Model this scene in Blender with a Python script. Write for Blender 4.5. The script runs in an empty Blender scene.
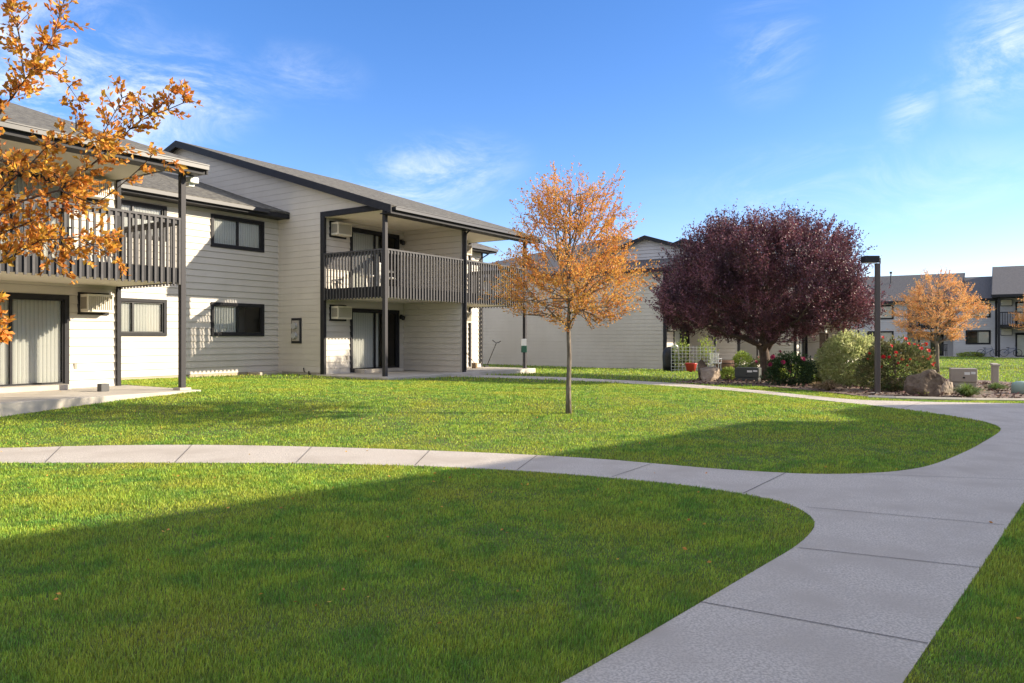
import bpy, bmesh, math, random
import numpy as np
from mathutils import Vector, Matrix, noise as mnoise
random.seed(7); RNG = np.random.default_rng(7)
PI = math.pi
scn = bpy.context.scene
COL = scn.collection
FPX, CY, EYE = 740.0, 338.0, 1.6          # focal length in pixels, horizon row, eye height

# ------------------------------------------------------------------ terrain
def sst(a, b, x):
    t = np.clip((x-a)/(b-a), 0, 1)
    return t*t*(3-2*t)
def T(x, y):
    x = np.asarray(x, float); y = np.asarray(y, float)
    r = 0.43*sst(10.5, 17.5, y)*(1-sst(-14, 22, x))
    return r*(1-0.55*sst(26, 42, y)) - 0.16*sst(22, 44, y)
def G(px, py, dz=0.0):
    """point of the ground that the photograph shows at this pixel"""
    z = 0.0
    for _ in range(30):
        Y = FPX*(EYE-z)/(py-CY); X = (px-512)/FPX*Y
        z = 0.5*z+0.5*float(T(X, Y))
    return Vector((X, Y, z+dz))

# ------------------------------------------------------------------ materials
MATS = {}
def mat(name, col, rough=0.7, col2=None, scale=4.0, mixf=0.5, bump=0.0, bscale=40.0, metal=0.0, spec=0.4, island=0.0,
        transl=0.0, detail=4.0, stretch=None, col3=None, scale3=0.7):
    if name in MATS: return MATS[name]
    m = bpy.data.materials.new(name); m.use_nodes = True
    nt = m.node_tree; N = nt.nodes; L = nt.links
    b = N['Principled BSDF']; out = N['Material Output']
    b.inputs['Roughness'].default_value = rough; b.inputs['Metallic'].default_value = metal
    b.inputs['Specular IOR Level'].default_value = spec
    geo = N.new('ShaderNodeNewGeometry'); pos = geo.outputs['Position']
    if stretch:
        mp = N.new('ShaderNodeMapping'); mp.inputs['Scale'].default_value = stretch
        L.new(pos, mp.inputs['Vector']); pos = mp.outputs['Vector']
    c = None
    if col2 is not None:
        n = N.new('ShaderNodeTexNoise'); n.inputs['Scale'].default_value = scale; n.inputs['Detail'].default_value = detail
        L.new(pos, n.inputs['Vector'])
        r = N.new('ShaderNodeMapRange'); r.inputs['From Min'].default_value = 0.5-0.25/max(mixf, .01)*0.5
        r.inputs['From Max'].default_value = 0.5+0.25/max(mixf, .01)*0.5
        L.new(n.outputs['Fac'], r.inputs['Value'])
        mx = N.new('ShaderNodeMix'); mx.data_type = 'RGBA'
        mx.inputs[6].default_value = (*col, 1); mx.inputs[7].default_value = (*col2, 1)
        L.new(r.outputs['Result'], mx.inputs[0]); c = mx.outputs[2]
    else:
        rgb = N.new('ShaderNodeRGB'); rgb.outputs[0].default_value = (*col, 1); c = rgb.outputs[0]
    if col3 is not None:
        n = N.new('ShaderNodeTexNoise'); n.inputs['Scale'].default_value = scale3; n.inputs['Detail'].default_value = 3
        L.new(geo.outputs['Position'], n.inputs['Vector'])
        r = N.new('ShaderNodeMapRange'); r.inputs['From Min'].default_value = .45; r.inputs['From Max'].default_value = .68
        L.new(n.outputs['Fac'], r.inputs['Value'])
        mx = N.new('ShaderNodeMix'); mx.data_type = 'RGBA'; L.new(r.outputs['Result'], mx.inputs[0])
        L.new(c, mx.inputs[6]); mx.inputs[7].default_value = (*col3, 1); c = mx.outputs[2]
    if island > 0:
        mr = N.new('ShaderNodeMapRange'); mr.inputs['To Min'].default_value = 1-island; mr.inputs['To Max'].default_value = 1+island
        L.new(geo.outputs['Random Per Island'], mr.inputs['Value'])
        hs = N.new('ShaderNodeHueSaturation'); L.new(c, hs.inputs['Color']); L.new(mr.outputs['Result'], hs.inputs['Value'])
        m2 = N.new('ShaderNodeMapRange'); m2.inputs['To Min'].default_value = 0.5-island*.06; m2.inputs['To Max'].default_value = 0.5+island*.06
        ml = N.new('ShaderNodeMath'); ml.operation = 'MULTIPLY'; ml.inputs[1].default_value = 7.31
        fr = N.new('ShaderNodeMath'); fr.operation = 'FRACT'
        L.new(geo.outputs['Random Per Island'], ml.inputs[0]); L.new(ml.outputs[0], fr.inputs[0]); L.new(fr.outputs[0], m2.inputs['Value'])
        L.new(m2.outputs['Result'], hs.inputs['Hue']); c = hs.outputs['Color']
    L.new(c, b.inputs['Base Color'])
    if bump > 0:
        n = N.new('ShaderNodeTexNoise'); n.inputs['Scale'].default_value = bscale; n.inputs['Detail'].default_value = 5
        L.new(pos, n.inputs['Vector'])
        bp = N.new('ShaderNodeBump'); bp.inputs['Strength'].default_value = bump; bp.inputs['Distance'].default_value = 0.02
        L.new(n.outputs['Fac'], bp.inputs['Height']); L.new(bp.outputs['Normal'], b.inputs['Normal'])
    if transl > 0:
        t = N.new('ShaderNodeBsdfTranslucent'); L.new(c, t.inputs['Color'])
        ms = N.new('ShaderNodeMixShader'); ms.inputs[0].default_value = transl
        L.new(b.outputs[0], ms.inputs[1]); L.new(t.outputs[0], ms.inputs[2]); L.new(ms.outputs[0], out.inputs['Surface'])
    MATS[name] = m; return m
def glass_mat():
    m = bpy.data.materials.new('window_glass'); m.use_nodes = True
    nt = m.node_tree; N = nt.nodes; L = nt.links; N.remove(N['Principled BSDF'])
    t = N.new('ShaderNodeBsdfTransparent'); t.inputs[0].default_value = (.90, .93, .92, 1)
    g = N.new('ShaderNodeBsdfGlossy'); g.inputs['Roughness'].default_value = .02
    f = N.new('ShaderNodeLayerWeight'); f.inputs['Blend'].default_value = .36
    ms = N.new('ShaderNodeMixShader'); L.new(f.outputs[0], ms.inputs[0]); L.new(t.outputs[0], ms.inputs[1]); L.new(g.outputs[0], ms.inputs[2])
    L.new(ms.outputs[0], N['Material Output'].inputs['Surface']); return m
SIDING = mat('siding_paint', (.56, .52, .465), .65, (.61, .57, .515), 1.3, .6, .15, 60, col3=(.53, .49, .435), scale3=.35)
def weather(m):
    nt = m.node_tree; N = nt.nodes; L = nt.links; b = N['Principled BSDF']; src = b.inputs['Base Color'].links[0].from_socket
    geo = N.new('ShaderNodeNewGeometry'); mp = N.new('ShaderNodeMapping'); mp.inputs['Scale'].default_value = (3.5, 3.5, .25); L.new(geo.outputs['Position'], mp.inputs['Vector'])
    n = N.new('ShaderNodeTexNoise'); n.inputs['Scale'].default_value = 1.6; n.inputs['Detail'].default_value = 6; L.new(mp.outputs[0], n.inputs['Vector'])
    r = N.new('ShaderNodeMapRange'); r.inputs['From Min'].default_value = .48; r.inputs['From Max'].default_value = .78; L.new(n.outputs['Fac'], r.inputs['Value'])
    mu = N.new('ShaderNodeMath'); mu.operation = 'MULTIPLY'; mu.inputs[1].default_value = .07; L.new(r.outputs['Result'], mu.inputs[0])
    mx = N.new('ShaderNodeMix'); mx.data_type = 'RGBA'; L.new(mu.outputs[0], mx.inputs[0]); L.new(src, mx.inputs[6]); mx.inputs[7].default_value = (.30, .26, .21, 1)
    L.new(mx.outputs[2], b.inputs['Base Color'])
weather(SIDING)
SIDING2 = mat('grey_siding_paint', (.46, .45, .46), .65, (.50, .49, .50), 1.3, .6)
TRIM = mat('charcoal_trim_paint', (.016, .016, .020), .6, (.024, .024, .028), 5, .5, spec=.25)
RAIL = mat('railing_paint', (.060, .058, .062), .6, (.085, .082, .084), 9, .6, spec=.25)
GUT = mat('gutter_paint', (.045, .045, .05), .4)
POST = mat('post_paint', (.040, .038, .042), .6, spec=.25)
SOFF = mat('soffit_paint', (.66, .60, .50), .8, (.70, .64, .54), 2, .5)
SHING = mat('asphalt_shingle', (.055, .050, .045), .95, (.16, .152, .13), 7, .9, .5, 30, detail=8, stretch=(1, 1, 2.6))
SHING2 = mat('dark_asphalt_shingle', (.075, .073, .078), .95, (.13, .125, .13), 9, .8, .4, 30, detail=8, stretch=(1, 1, 2.6))
CONC = mat('concrete', (.44, .40, .34), .85, (.52, .48, .42), 3, .7, .25, 120, col3=(.40, .36, .31), scale3=1.1)
def path_mat():
    m = mat('walk_concrete', (.42, .375, .325), .85, (.62, .555, .49), 70, 1.3, .5, 220, detail=9, col3=(.45, .395, .34), scale3=1.4)
    return m
WALK = path_mat()
GROOVE = mat('joint_dirt', (.10, .09, .08), .95)
BLIND = mat('vinyl_blind', (.86, .83, .78), .5, transl=.05)
WHITE = mat('white_plastic', (.78, .77, .74), .4)
ACM = mat('ac_casing', (.72, .67, .56), .5)
ACG = mat('ac_grille', (.30, .27, .22), .6)
DARKM = mat('black_metal', (.02, .02, .022), .4)
GLASS = glass_mat()
MULCH = mat('mulch', (.055, .033, .026), .95, (.30, .22, .17), 11, 1.2, 1.0, 30, detail=8)
ROCK = mat('boulder_stone', (.10, .07, .052), .9, (.19, .145, .11), 6, .9, .8, 18, detail=8)
ROCKP = mat('pale_boulder_stone', (.42, .34, .27), .9, (.30, .235, .18), 6, .8, .7, 18, detail=8)
BARK = mat('grey_bark', (.24, .20, .16), .9, (.13, .105, .085), 30, .9, .6, 60, stretch=(1, 1, .25))
BARKD = mat('dark_bark', (.075, .052, .042), .9, (.13, .095, .075), 24, .9, .7, 50, stretch=(1, 1, .3))
LEAFO = mat('orange_leaf', (.76, .42, .10), .55, (.62, .27, .055), 1.6, .8, island=.38, transl=.38)
LEAFY = mat('amber_leaf', (.68, .35, .055), .5, (.60, .25, .04), 3, .8, island=.38, transl=.40)
LEAFG = mat('golden_orange_leaf', (.80, .47, .20), .55, (.70, .36, .12), 1.6, .8, island=.35, transl=.38)
LEAFP = mat('plum_leaf', (.068, .027, .044), .48, (.25, .095, .115), 1.0, .9, island=.6, transl=.22, spec=.6)
SHG = mat('pale_green_leaf', (.44, .50, .20), .5, (.60, .60, .32), 5, .8, island=.3, transl=.42)
SHR = mat('rose_leaf', (.075, .13, .035), .5, (.26, .22, .10), 5, .8, island=.4, transl=.35)
SHD = mat('dark_green_leaf', (.03, .062, .02), .45, (.05, .09, .03), 5, .8, island=.4, transl=.2)
SHY = mat('lime_leaf', (.40, .46, .08), .5, (.30, .40, .08), 5, .8, island=.3, transl=.35)
DRYG = mat('dry_grass_blade', (.33, .22, .12), .7, (.22, .17, .08), 8, .8, island=.3, transl=.3)
TUFT = mat('sedge_blade', (.12, .20, .04), .6, (.20, .26, .06), 8, .8, island=.3, transl=.3)
RED = mat('red_petal', (.62, .02, .03), .5, island=.25, transl=.25)
PINK = mat('magenta_petal', (.30, .03, .10), .5, island=.25, transl=.25)
UTIL = mat('utility_tan', (.40, .35, .29), .6, (.36, .31, .26), 3, .6)
UTILG = mat('utility_green_grey', (.05, .055, .05), .5)
def grass_mat():
    m = mat('grass_blade', (.18, .34, .050), .55, (.38, .50, .060), 3.2, 1.0, island=.5, transl=.38, col3=(.42, .46, .06), scale3=.9)
    return m
GRASS = grass_mat()
SOIL = mat('lawn_thatch', (.07, .11, .025), .95, (.11, .14, .035), 2.2, .8, .8, 60, detail=8, col3=(.11, .115, .04), scale3=.6)

# ------------------------------------------------------------------ mesh helper
class MB:
    def __init__(s): s.v = []; s.f = []
    def add(s, vs, fs):
        o = len(s.v); s.v += [tuple(p) for p in vs]; s.f += [tuple(i+o for i in f) for f in fs]; return s
    def box(s, x0, x1, y0, y1, z0, z1):
        return s.add([(x0,y0,z0),(x1,y0,z0),(x1,y1,z0),(x0,y1,z0),(x0,y0,z1),(x1,y0,z1),(x1,y1,z1),(x0,y1,z1)],
                     [(0,3,2,1),(4,5,6,7),(0,1,5,4),(1,2,6,5),(2,3,7,6),(3,0,4,7)])
    def ob(s, F, a0, a1, b0, b1, z0, z1):
        """box in a wall frame F=(origin, along, outward)"""
        o, ax, n = F
        p = lambda a, b, z: (o[0]+ax[0]*a+n[0]*b, o[1]+ax[1]*a+n[1]*b, z)
        return s.add([p(a0,b0,z0),p(a1,b0,z0),p(a1,b1,z0),p(a0,b1,z0),p(a0,b0,z1),p(a1,b0,z1),p(a1,b1,z1),p(a0,b1,z1)],
                     [(0,3,2,1),(4,5,6,7),(0,1,5,4),(1,2,6,5),(2,3,7,6),(3,0,4,7)])
    def slab(s, pts, th):
        n = len(pts); vs = list(pts)+[(p[0],p[1],p[2]-th) for p in pts]
        fs = [tuple(range(n)), tuple(range(2*n-1, n-1, -1))]+[(i, i+n, (i+1)%n+n, (i+1)%n) for i in range(n)]
        return s.add(vs, fs)
    def tube(s, pts, rad, n=8, cap=True):
        pts = [Vector(p) for p in pts]
        if not hasattr(rad, '__len__'): rad = [rad]*len(pts)
        vs = []; up = None
        for i, p in enumerate(pts):
            d = (pts[min(i+1,len(pts)-1)]-pts[max(i-1,0)]).normalized()
            if up is None: up = d.orthogonal().normalized()
            up = (up-d*up.dot(d)); up = up.normalized() if up.length > 1e-6 else d.orthogonal().normalized()
            sd = d.cross(up)
            for k in range(n):
                a = 2*PI*k/n; vs.append(p+(up*math.cos(a)+sd*math.sin(a))*rad[i])
        fs = []
        for i in range(len(pts)-1):
            for k in range(n): fs.append((i*n+k, i*n+(k+1)%n, (i+1)*n+(k+1)%n, (i+1)*n+k))
        if cap: fs.append(tuple(range(n-1,-1,-1))); fs.append(tuple(range((len(pts)-1)*n, len(pts)*n)))
        return s.add(vs, fs)
    def lathe(s, c, prof, n=20):
        vs = []
        for r, z in prof:
            for k in range(n): vs.append((c[0]+r*math.cos(2*PI*k/n), c[1]+r*math.sin(2*PI*k/n), c[2]+z))
        fs = [(i*n+k, i*n+(k+1)%n, (i+1)*n+(k+1)%n, (i+1)*n+k) for i in range(len(prof)-1) for k in range(n)]
        fs.append(tuple(range(n-1,-1,-1))); fs.append(tuple(range((len(prof)-1)*n, len(prof)*n)))
        return s.add(vs, fs)
    def build(s, name, m, parent=None, smooth=False, bevel=0):
        me = bpy.data.meshes.new(name); me.from_pydata(s.v, [], s.f); me.materials.append(m)
        if smooth:
            for p in me.polygons: p.use_smooth = True
        o = bpy.data.objects.new(name, me); COL.objects.link(o)
        if parent: o.parent = parent
        if bevel:
            b = o.modifiers.new('bevel', 'BEVEL'); b.width = bevel; b.segments = 2; b.limit_method = 'ANGLE'
        return o
def npmesh(name, V, Fq, m, parent=None, smooth=False):
    """V (n,3), Fq (k,c): all faces with c corners"""
    me = bpy.data.meshes.new(name); k, c = Fq.shape
    me.vertices.add(len(V)); me.vertices.foreach_set('co', V.astype(np.float32).ravel())
    me.loops.add(k*c); me.loops.foreach_set('vertex_index', Fq.astype(np.int32).ravel())
    me.polygons.add(k); me.polygons.foreach_set('loop_start', np.arange(0, k*c, c, dtype=np.int32))
    me.polygons.foreach_set('loop_total', np.full(k, c, dtype=np.int32))
    me.polygons.foreach_set('use_smooth', np.full(k, smooth))
    me.update(calc_edges=True); me.materials.append(m)
    o = bpy.data.objects.new(name, me); COL.objects.link(o)
    if parent: o.parent = parent
    return o
def tag(o, label=None, cat=None, group=None, kind=None):
    for k, v in (('label', label), ('category', cat), ('group', group), ('kind', kind)):
        if v: o[k] = v
    return o
def empty(name, loc, rz=0.0, label=None, cat=None, group=None):
    o = bpy.data.objects.new(name, None); COL.objects.link(o); o.location = loc; o.rotation_euler = (0, 0, rz)
    o.empty_display_size = .2
    return tag(o, label, cat, group)
def link_copy(o, parent=None):
    c = o.copy(); COL.objects.link(c); c.parent = parent
    for ch in list(o.children): link_copy(ch, c)
    return c

# ------------------------------------------------------------------ camera, light, world
cam = bpy.data.cameras.new('camera'); co = bpy.data.objects.new('camera', cam); COL.objects.link(co); scn.camera = co
co.location = (0, 0, EYE); co.rotation_euler = (PI/2, 0, 0)
cam.sensor_width = 36; cam.lens = 36*FPX/1024; cam.shift_y = -(341.5-CY)/1024; cam.clip_end = 3000; cam.clip_start = .05
SUN_EL = math.radians(20.8); SUN_AZ = math.radians(1.0)         # azimuth measured from +X
sd = Vector((math.cos(SUN_EL)*math.cos(SUN_AZ), math.cos(SUN_EL)*math.sin(SUN_AZ), math.sin(SUN_EL)))
sl = bpy.data.lights.new('sun', 'SUN'); sl.energy = 5.0; sl.angle = math.radians(.55); sl.color = (1, .87, .67)
so = bpy.data.objects.new('sun', sl); COL.objects.link(so); so.rotation_euler = sd.to_track_quat('Z', 'Y').to_euler(); so.location = (20, 0, 20)
W = bpy.data.worlds.new('World'); scn.world = W; W.use_nodes = True
nt = W.node_tree; N = nt.nodes; L = nt.links; bg = N['Background']; bg.inputs['Strength'].default_value = .15
sky = N.new('ShaderNodeTexSky'); sky.sky_type = 'NISHITA'; sky.sun_disc = False; sky.sun_elevation = SUN_EL
sky.sun_rotation = PI/2-SUN_AZ; sky.altitude = 400; sky.air_density = 1.0; sky.dust_density = .4; sky.ozone_density = 2.2
tc = N.new('ShaderNodeTexCoord'); gen = tc.outputs['Generated']
def dirpx(px, py): return Vector(((px-512)/FPX, 1, (CY-py)/FPX)).normalized()
def cloud_mask(px, py, rad, sx=1.0, sz=1.0, rot=0.0):
    d = dirpx(px, py)
    sub = N.new('ShaderNodeVectorMath'); sub.operation = 'SUBTRACT'; L.new(gen, sub.inputs[0]); sub.inputs[1].default_value = d
    mp = N.new('ShaderNodeMapping'); mp.vector_type = 'POINT'; mp.inputs['Rotation'].default_value = (0, rot, 0)
    L.new(sub.outputs[0], mp.inputs['Vector'])
    m2 = N.new('ShaderNodeVectorMath'); m2.operation = 'MULTIPLY'; m2.inputs[1].default_value = (1/sx, 1/sx, 1/sz); L.new(mp.outputs[0], m2.inputs[0])
    ln = N.new('ShaderNodeVectorMath'); ln.operation = 'LENGTH'; L.new(m2.outputs[0], ln.inputs[0])
    r = N.new('ShaderNodeMapRange'); r.interpolation_type = 'SMOOTHSTEP'
    r.inputs['From Min'].default_value = rad; r.inputs['From Max'].default_value = 0; L.new(ln.outputs['Value'], r.inputs['Value'])
    return r.outputs['Result']
def wnoise(scale, stretch, rot, detail=8, dist=.6, rough=.55):
    mp = N.new('ShaderNodeMapping'); mp.inputs['Scale'].default_value = stretch; mp.inputs['Rotation'].default_value = (0, rot, 0)
    L.new(gen, mp.inputs['Vector'])
    n = N.new('ShaderNodeTexNoise'); n.inputs['Scale'].default_value = scale; n.inputs['Detail'].default_value = detail
    n.inputs['Distortion'].default_value = dist; n.inputs['Roughness'].default_value = rough
    L.new(mp.outputs[0], n.inputs['Vector']); return n.outputs['Fac']
nA = wnoise(6, (1, 1, 2.6), .5, 12, .7, .70)
masks = [(cloud_mask(110, 110, .17, 1.3, .55, .3), 1.25), (cloud_mask(40, 95, .2, 1, .8), 1.4), (cloud_mask(140, 100, .13, 1.2, .5, .3), 1.3), (cloud_mask(415, 185, .12, 1.5, .6, .25), .85),
         (cloud_mask(765, 45, .10, .8, .9), .45), (cloud_mask(1005, 45, .10, .8, 1.2, -.4), .75), (cloud_mask(910, 112, .06, .6, 1.2, -.5), .5),
         (cloud_mask(300, 75, .08, 1.3, .6), .3), (cloud_mask(850, 190, .2, 1.6, .4), .3)]
acc = None
for mo, k in masks:
    ml = N.new('ShaderNodeMath'); ml.operation = 'MULTIPLY'; L.new(mo, ml.inputs[0]); ml.inputs[1].default_value = k
    if acc is None: acc = ml.outputs[0]
    else:
        a = N.new('ShaderNodeMath'); a.operation = 'MAXIMUM'; L.new(acc, a.inputs[0]); L.new(ml.outputs[0], a.inputs[1]); acc = a.outputs[0]
nr = N.new('ShaderNodeMapRange'); nr.inputs['From Min'].default_value = .36; nr.inputs['From Max'].default_value = .74; nr.interpolation_type = 'SMOOTHSTEP'
L.new(nA, nr.inputs['Value'])
cm = N.new('ShaderNodeMath'); cm.operation = 'MULTIPLY'; cm.use_clamp = True; L.new(acc, cm.inputs[0]); L.new(nr.outputs['Result'], cm.inputs[1])
hs = N.new('ShaderNodeHueSaturation'); hs.inputs['Saturation'].default_value = 1.26; hs.inputs['Value'].default_value = 1.0
L.new(sky.outputs[0], hs.inputs['Color'])
mx = N.new('ShaderNodeMix'); mx.data_type = 'RGBA'; L.new(cm.outputs[0], mx.inputs[0]); L.new(hs.outputs[0], mx.inputs[6])
mx.inputs[7].default_value = (4.1, 4.3, 4.7, 1)
tint = N.new('ShaderNodeMix'); tint.data_type = 'RGBA'; tint.blend_type = 'MULTIPLY'; tint.inputs[0].default_value = 1
L.new(hs.outputs[0], tint.inputs[6]); tint.inputs[7].default_value = (.80, .74, .90, 1); L.new(tint.outputs[2], mx.inputs[6])
# fill light added to the sky as unseen cloud overhead and behind the viewer
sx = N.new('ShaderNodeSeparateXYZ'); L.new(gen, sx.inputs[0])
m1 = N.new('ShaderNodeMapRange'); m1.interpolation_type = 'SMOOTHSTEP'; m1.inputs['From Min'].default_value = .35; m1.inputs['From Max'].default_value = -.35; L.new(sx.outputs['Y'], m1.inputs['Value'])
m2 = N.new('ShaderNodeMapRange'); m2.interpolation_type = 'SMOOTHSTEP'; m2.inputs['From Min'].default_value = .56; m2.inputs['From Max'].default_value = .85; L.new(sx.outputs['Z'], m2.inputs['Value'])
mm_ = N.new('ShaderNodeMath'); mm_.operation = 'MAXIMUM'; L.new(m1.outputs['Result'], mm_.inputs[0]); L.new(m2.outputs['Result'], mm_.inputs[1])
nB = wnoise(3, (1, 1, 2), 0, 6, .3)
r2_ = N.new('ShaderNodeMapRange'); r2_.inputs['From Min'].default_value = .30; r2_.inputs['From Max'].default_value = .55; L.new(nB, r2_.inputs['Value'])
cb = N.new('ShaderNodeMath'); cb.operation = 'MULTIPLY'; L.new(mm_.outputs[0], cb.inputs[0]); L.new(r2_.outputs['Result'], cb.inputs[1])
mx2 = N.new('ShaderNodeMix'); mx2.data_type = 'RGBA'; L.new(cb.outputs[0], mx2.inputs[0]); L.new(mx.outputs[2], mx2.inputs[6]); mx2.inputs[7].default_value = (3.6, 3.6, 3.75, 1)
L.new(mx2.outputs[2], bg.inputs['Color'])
scn.view_settings.view_transform = 'Standard'; scn.view_settings.look = 'None'; scn.view_settings.gamma = 1
scn.view_settings.use_curve_mapping = False; scn.view_settings.exposure = 1.05
scn.render.engine = 'CYCLES'; scn.cycles.max_bounces = 8; scn.cycles.transparent_max_bounces = 16

# ------------------------------------------------------------------ ground, path, beds
gx = np.concatenate([[-600, -300, -150, -90, -60], np.arange(-45, 60.01, .6), [70, 100, 160, 300, 600]])
gy = np.concatenate([[-600, -200, -80, -40, -20], np.arange(-10, 60.01, .6), [66, 80, 110, 180, 350, 700, 1500]])
XX, YY = np.meshgrid(gx, gy); ZZ = T(XX, YY)
V = np.stack([XX.ravel(), YY.ravel(), ZZ.ravel()], 1); nx = len(gx)
idx = np.arange(len(V)).reshape(len(gy), nx)
Fq = np.stack([idx[:-1, :-1].ravel(), idx[:-1, 1:].ravel(), idx[1:, 1:].ravel(), idx[1:, :-1].ravel()], 1)
tag(npmesh('ground', V, Fq, SOIL, None, True), kind='structure')

def chaikin(pts, n=2):
    for _ in range(n):
        q = [pts[0]]
        for a, b in zip(pts[:-1], pts[1:]):
            q.append((a[0]*.75+b[0]*.25, a[1]*.75+b[1]*.25)); q.append((a[0]*.25+b[0]*.75, a[1]*.25+b[1]*.75))
        q.append(pts[-1]); pts = q
    return pts
def gp(lst): return [tuple(G(*p)[:2]) for p in lst]
upper = gp([(0,449),(100,446),(200,445.3),(300,447),(400,450),(512,454.5),(600,459.5),(662,465),(720,470),(787,474),(820,475),(862,474.5),(900,472),(932,466.5),
            (967,452),(988,440),(1000,432.5),(1001,429),(996,425),(980,421),(944,415),(909,410.3),(872,405.8),(840,402.6),(802,398.6),(766,394.3),(731,391),(695,388.2),(660,385.6),(600,382)])
upper = [(-9, upper[0][1]-.0)]+upper+[(-1.2, 24.6), (-3.4, 24.0)]
upfar = gp([(560,377.5),(600,379.5),(660,382.4),(695,385),(731,388),(766,391.3),(800,395),(840,399.0),(870,400.8),(895,401.3),(930,402.3),(975,403.2),(1024,403.8)])
lower = gp([(0,464),(100,463.3),(200,463.6),(300,464),(400,466),(512,470.5),(612,478.5),(687,486),(744.5,495),(780,502),(797,508.5),(810,516),(814.8,523),(814,531),(797,547.5),(760,569),(699.5,605),(562,686)])
right = gp([(1024,502.5),(982,567.5),(929.5,645),(902,686)])
far_r = upfar[-1]
P_up = chaikin(upper); P_lo = chaikin([(-9, lower[0][1]+.1)]+lower+[(-.9, 2.2), (-2.7, .4)], 2)
rr = right[0]; rdir = (Vector(right[0])-Vector(right[2])).normalized()
outer_right = [(rr[0]+rdir[0]*k, rr[1]+rdir[1]*k) for k in (6.0, 3.0, 0)]
path_poly = P_lo[::-1]+P_up+[(-3.4, 25.6), (-1.0, 26.0)]+chaikin(upfar, 1)+[(far_r[0]+5, far_r[1]+.5), (far_r[0]+5.2, far_r[1]-1.4)]
path_poly += [(outer_right[0][0]+2.6, outer_right[0][1]+1.2), (outer_right[0][0]+.6, outer_right[0][1])]+outer_right[1:]+right[1:]+[(.55, .5), (-1.4, -1.4)]
def tri_sheet(name, poly, dz, m, thick=.06, sub=.7, kind='structure'):
    bm = bmesh.new(); vs = [bm.verts.new((p[0], p[1], 0)) for p in poly]
    es = [bm.edges.new((vs[i], vs[(i+1) % len(vs)])) for i in range(len(vs))]
    bmesh.ops.triangle_fill(bm, use_beauty=True, edges=es)
    x0 = min(p[0] for p in poly); x1 = max(p[0] for p in poly); y0 = min(p[1] for p in poly); y1 = max(p[1] for p in poly)
    k = x0+sub
    while k < x1:
        bmesh.ops.bisect_plane(bm, geom=bm.verts[:]+bm.edges[:]+bm.faces[:], plane_co=(k, 0, 0), plane_no=(1, 0, 0)); k += sub
    k = y0+sub
    while k < y1:
        bmesh.ops.bisect_plane(bm, geom=bm.verts[:]+bm.edges[:]+bm.faces[:], plane_co=(0, k, 0), plane_no=(0, 1, 0)); k += sub
    for v in bm.verts: v.co.z = float(T(v.co.x, v.co.y))+dz
    for f in bm.faces:
        if f.normal.z < 0: f.normal_flip()
    if thick:
        r = bmesh.ops.extrude_face_region(bm, geom=bm.faces[:])
        # extruded copy stays on top; sink the original rim
        top = [g for g in r['geom'] if isinstance(g, bmesh.types.BMVert)]; ts = set(top)
        for v in bm.verts:
            if v not in ts: v.co.z -= thick
    bmesh.ops.recalc_face_normals(bm, faces=bm.faces[:])
    me = bpy.data.meshes.new(name); bm.to_mesh(me); bm.free(); me.materials.append(m)
    o = bpy.data.objects.new(name, me); COL.objects.link(o); tag(o, kind=kind); return o
walk = tri_sheet('walkway', path_poly, .012, WALK)
# control joints
jm = MB()
def joint(p, q, wd=.008):
    a = G(*p); b = G(*q); n = max(2, int((b-a).length/.3)); d = (b-a).normalized(); s = Vector((-d.y, d.x, 0))*wd/2
    for i in range(n):
        c = a.lerp(b, i/n); e = a.lerp(b, (i+1)/n)
        qd = [c-s, e-s, e+s, c+s]
        jm.add([(v.x, v.y, float(T(v.x, v.y))+.0165) for v in qd], [(0, 1, 2, 3)])
for p, q in (((743,494.7),(786,473.8)), ((798.5,549.5),(980,569.5)), ((700,604),(928,646)), ((806,508.5),(1004,526.5)), ((858,475),(1024,481)),
             ((612,478),(652,464.5)), ((45,463.4),(61,447.5)), ((175,463.3),(192,445.6)), ((296,463.8),(312,447.6)), ((415,466.4),(430,451.2)), ((517,471),(538,455.7)),
             ((998,426.5),(1024,427)), ((901,409),(925,402.3)), ((803,398.2),(815,396.6)), ((728,391),(741,389.2))):
    joint(p, q)
jm.build('joint', GROOVE, walk)

mulch_poly = gp([(672,383.0),(700,380.5),(735,380.5),(790,379.5),(850,380),(925,379),(985,381),(1024,384),(1040,386)])
mulch_poly += gp([(1040,401.0),(975,400.6),(930,399.6),(895,398.8),(868,397.8),(842,394.6),(812,391.2),(770,387.2),(735,384.8),(700,384.2)])
bed = tri_sheet('mulch_bed', mulch_poly, .03, MULCH, .06)
# concrete edging of the bed on the right
em = MB()
epx = [(1040,401.6),(975,401.0),(930,400.0),(895,399.2),(868,398.2)]
for a, b in zip(epx[:-1], epx[1:]):
    A = G(*a); B = G(*b); em.tube([A+Vector((0,0,.02)), B+Vector((0,0,.02))], .06, 6)
tag(em.build('bed_kerb', CONC), 'low pale concrete edging along the front of the mulch bed', 'edging')

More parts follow.
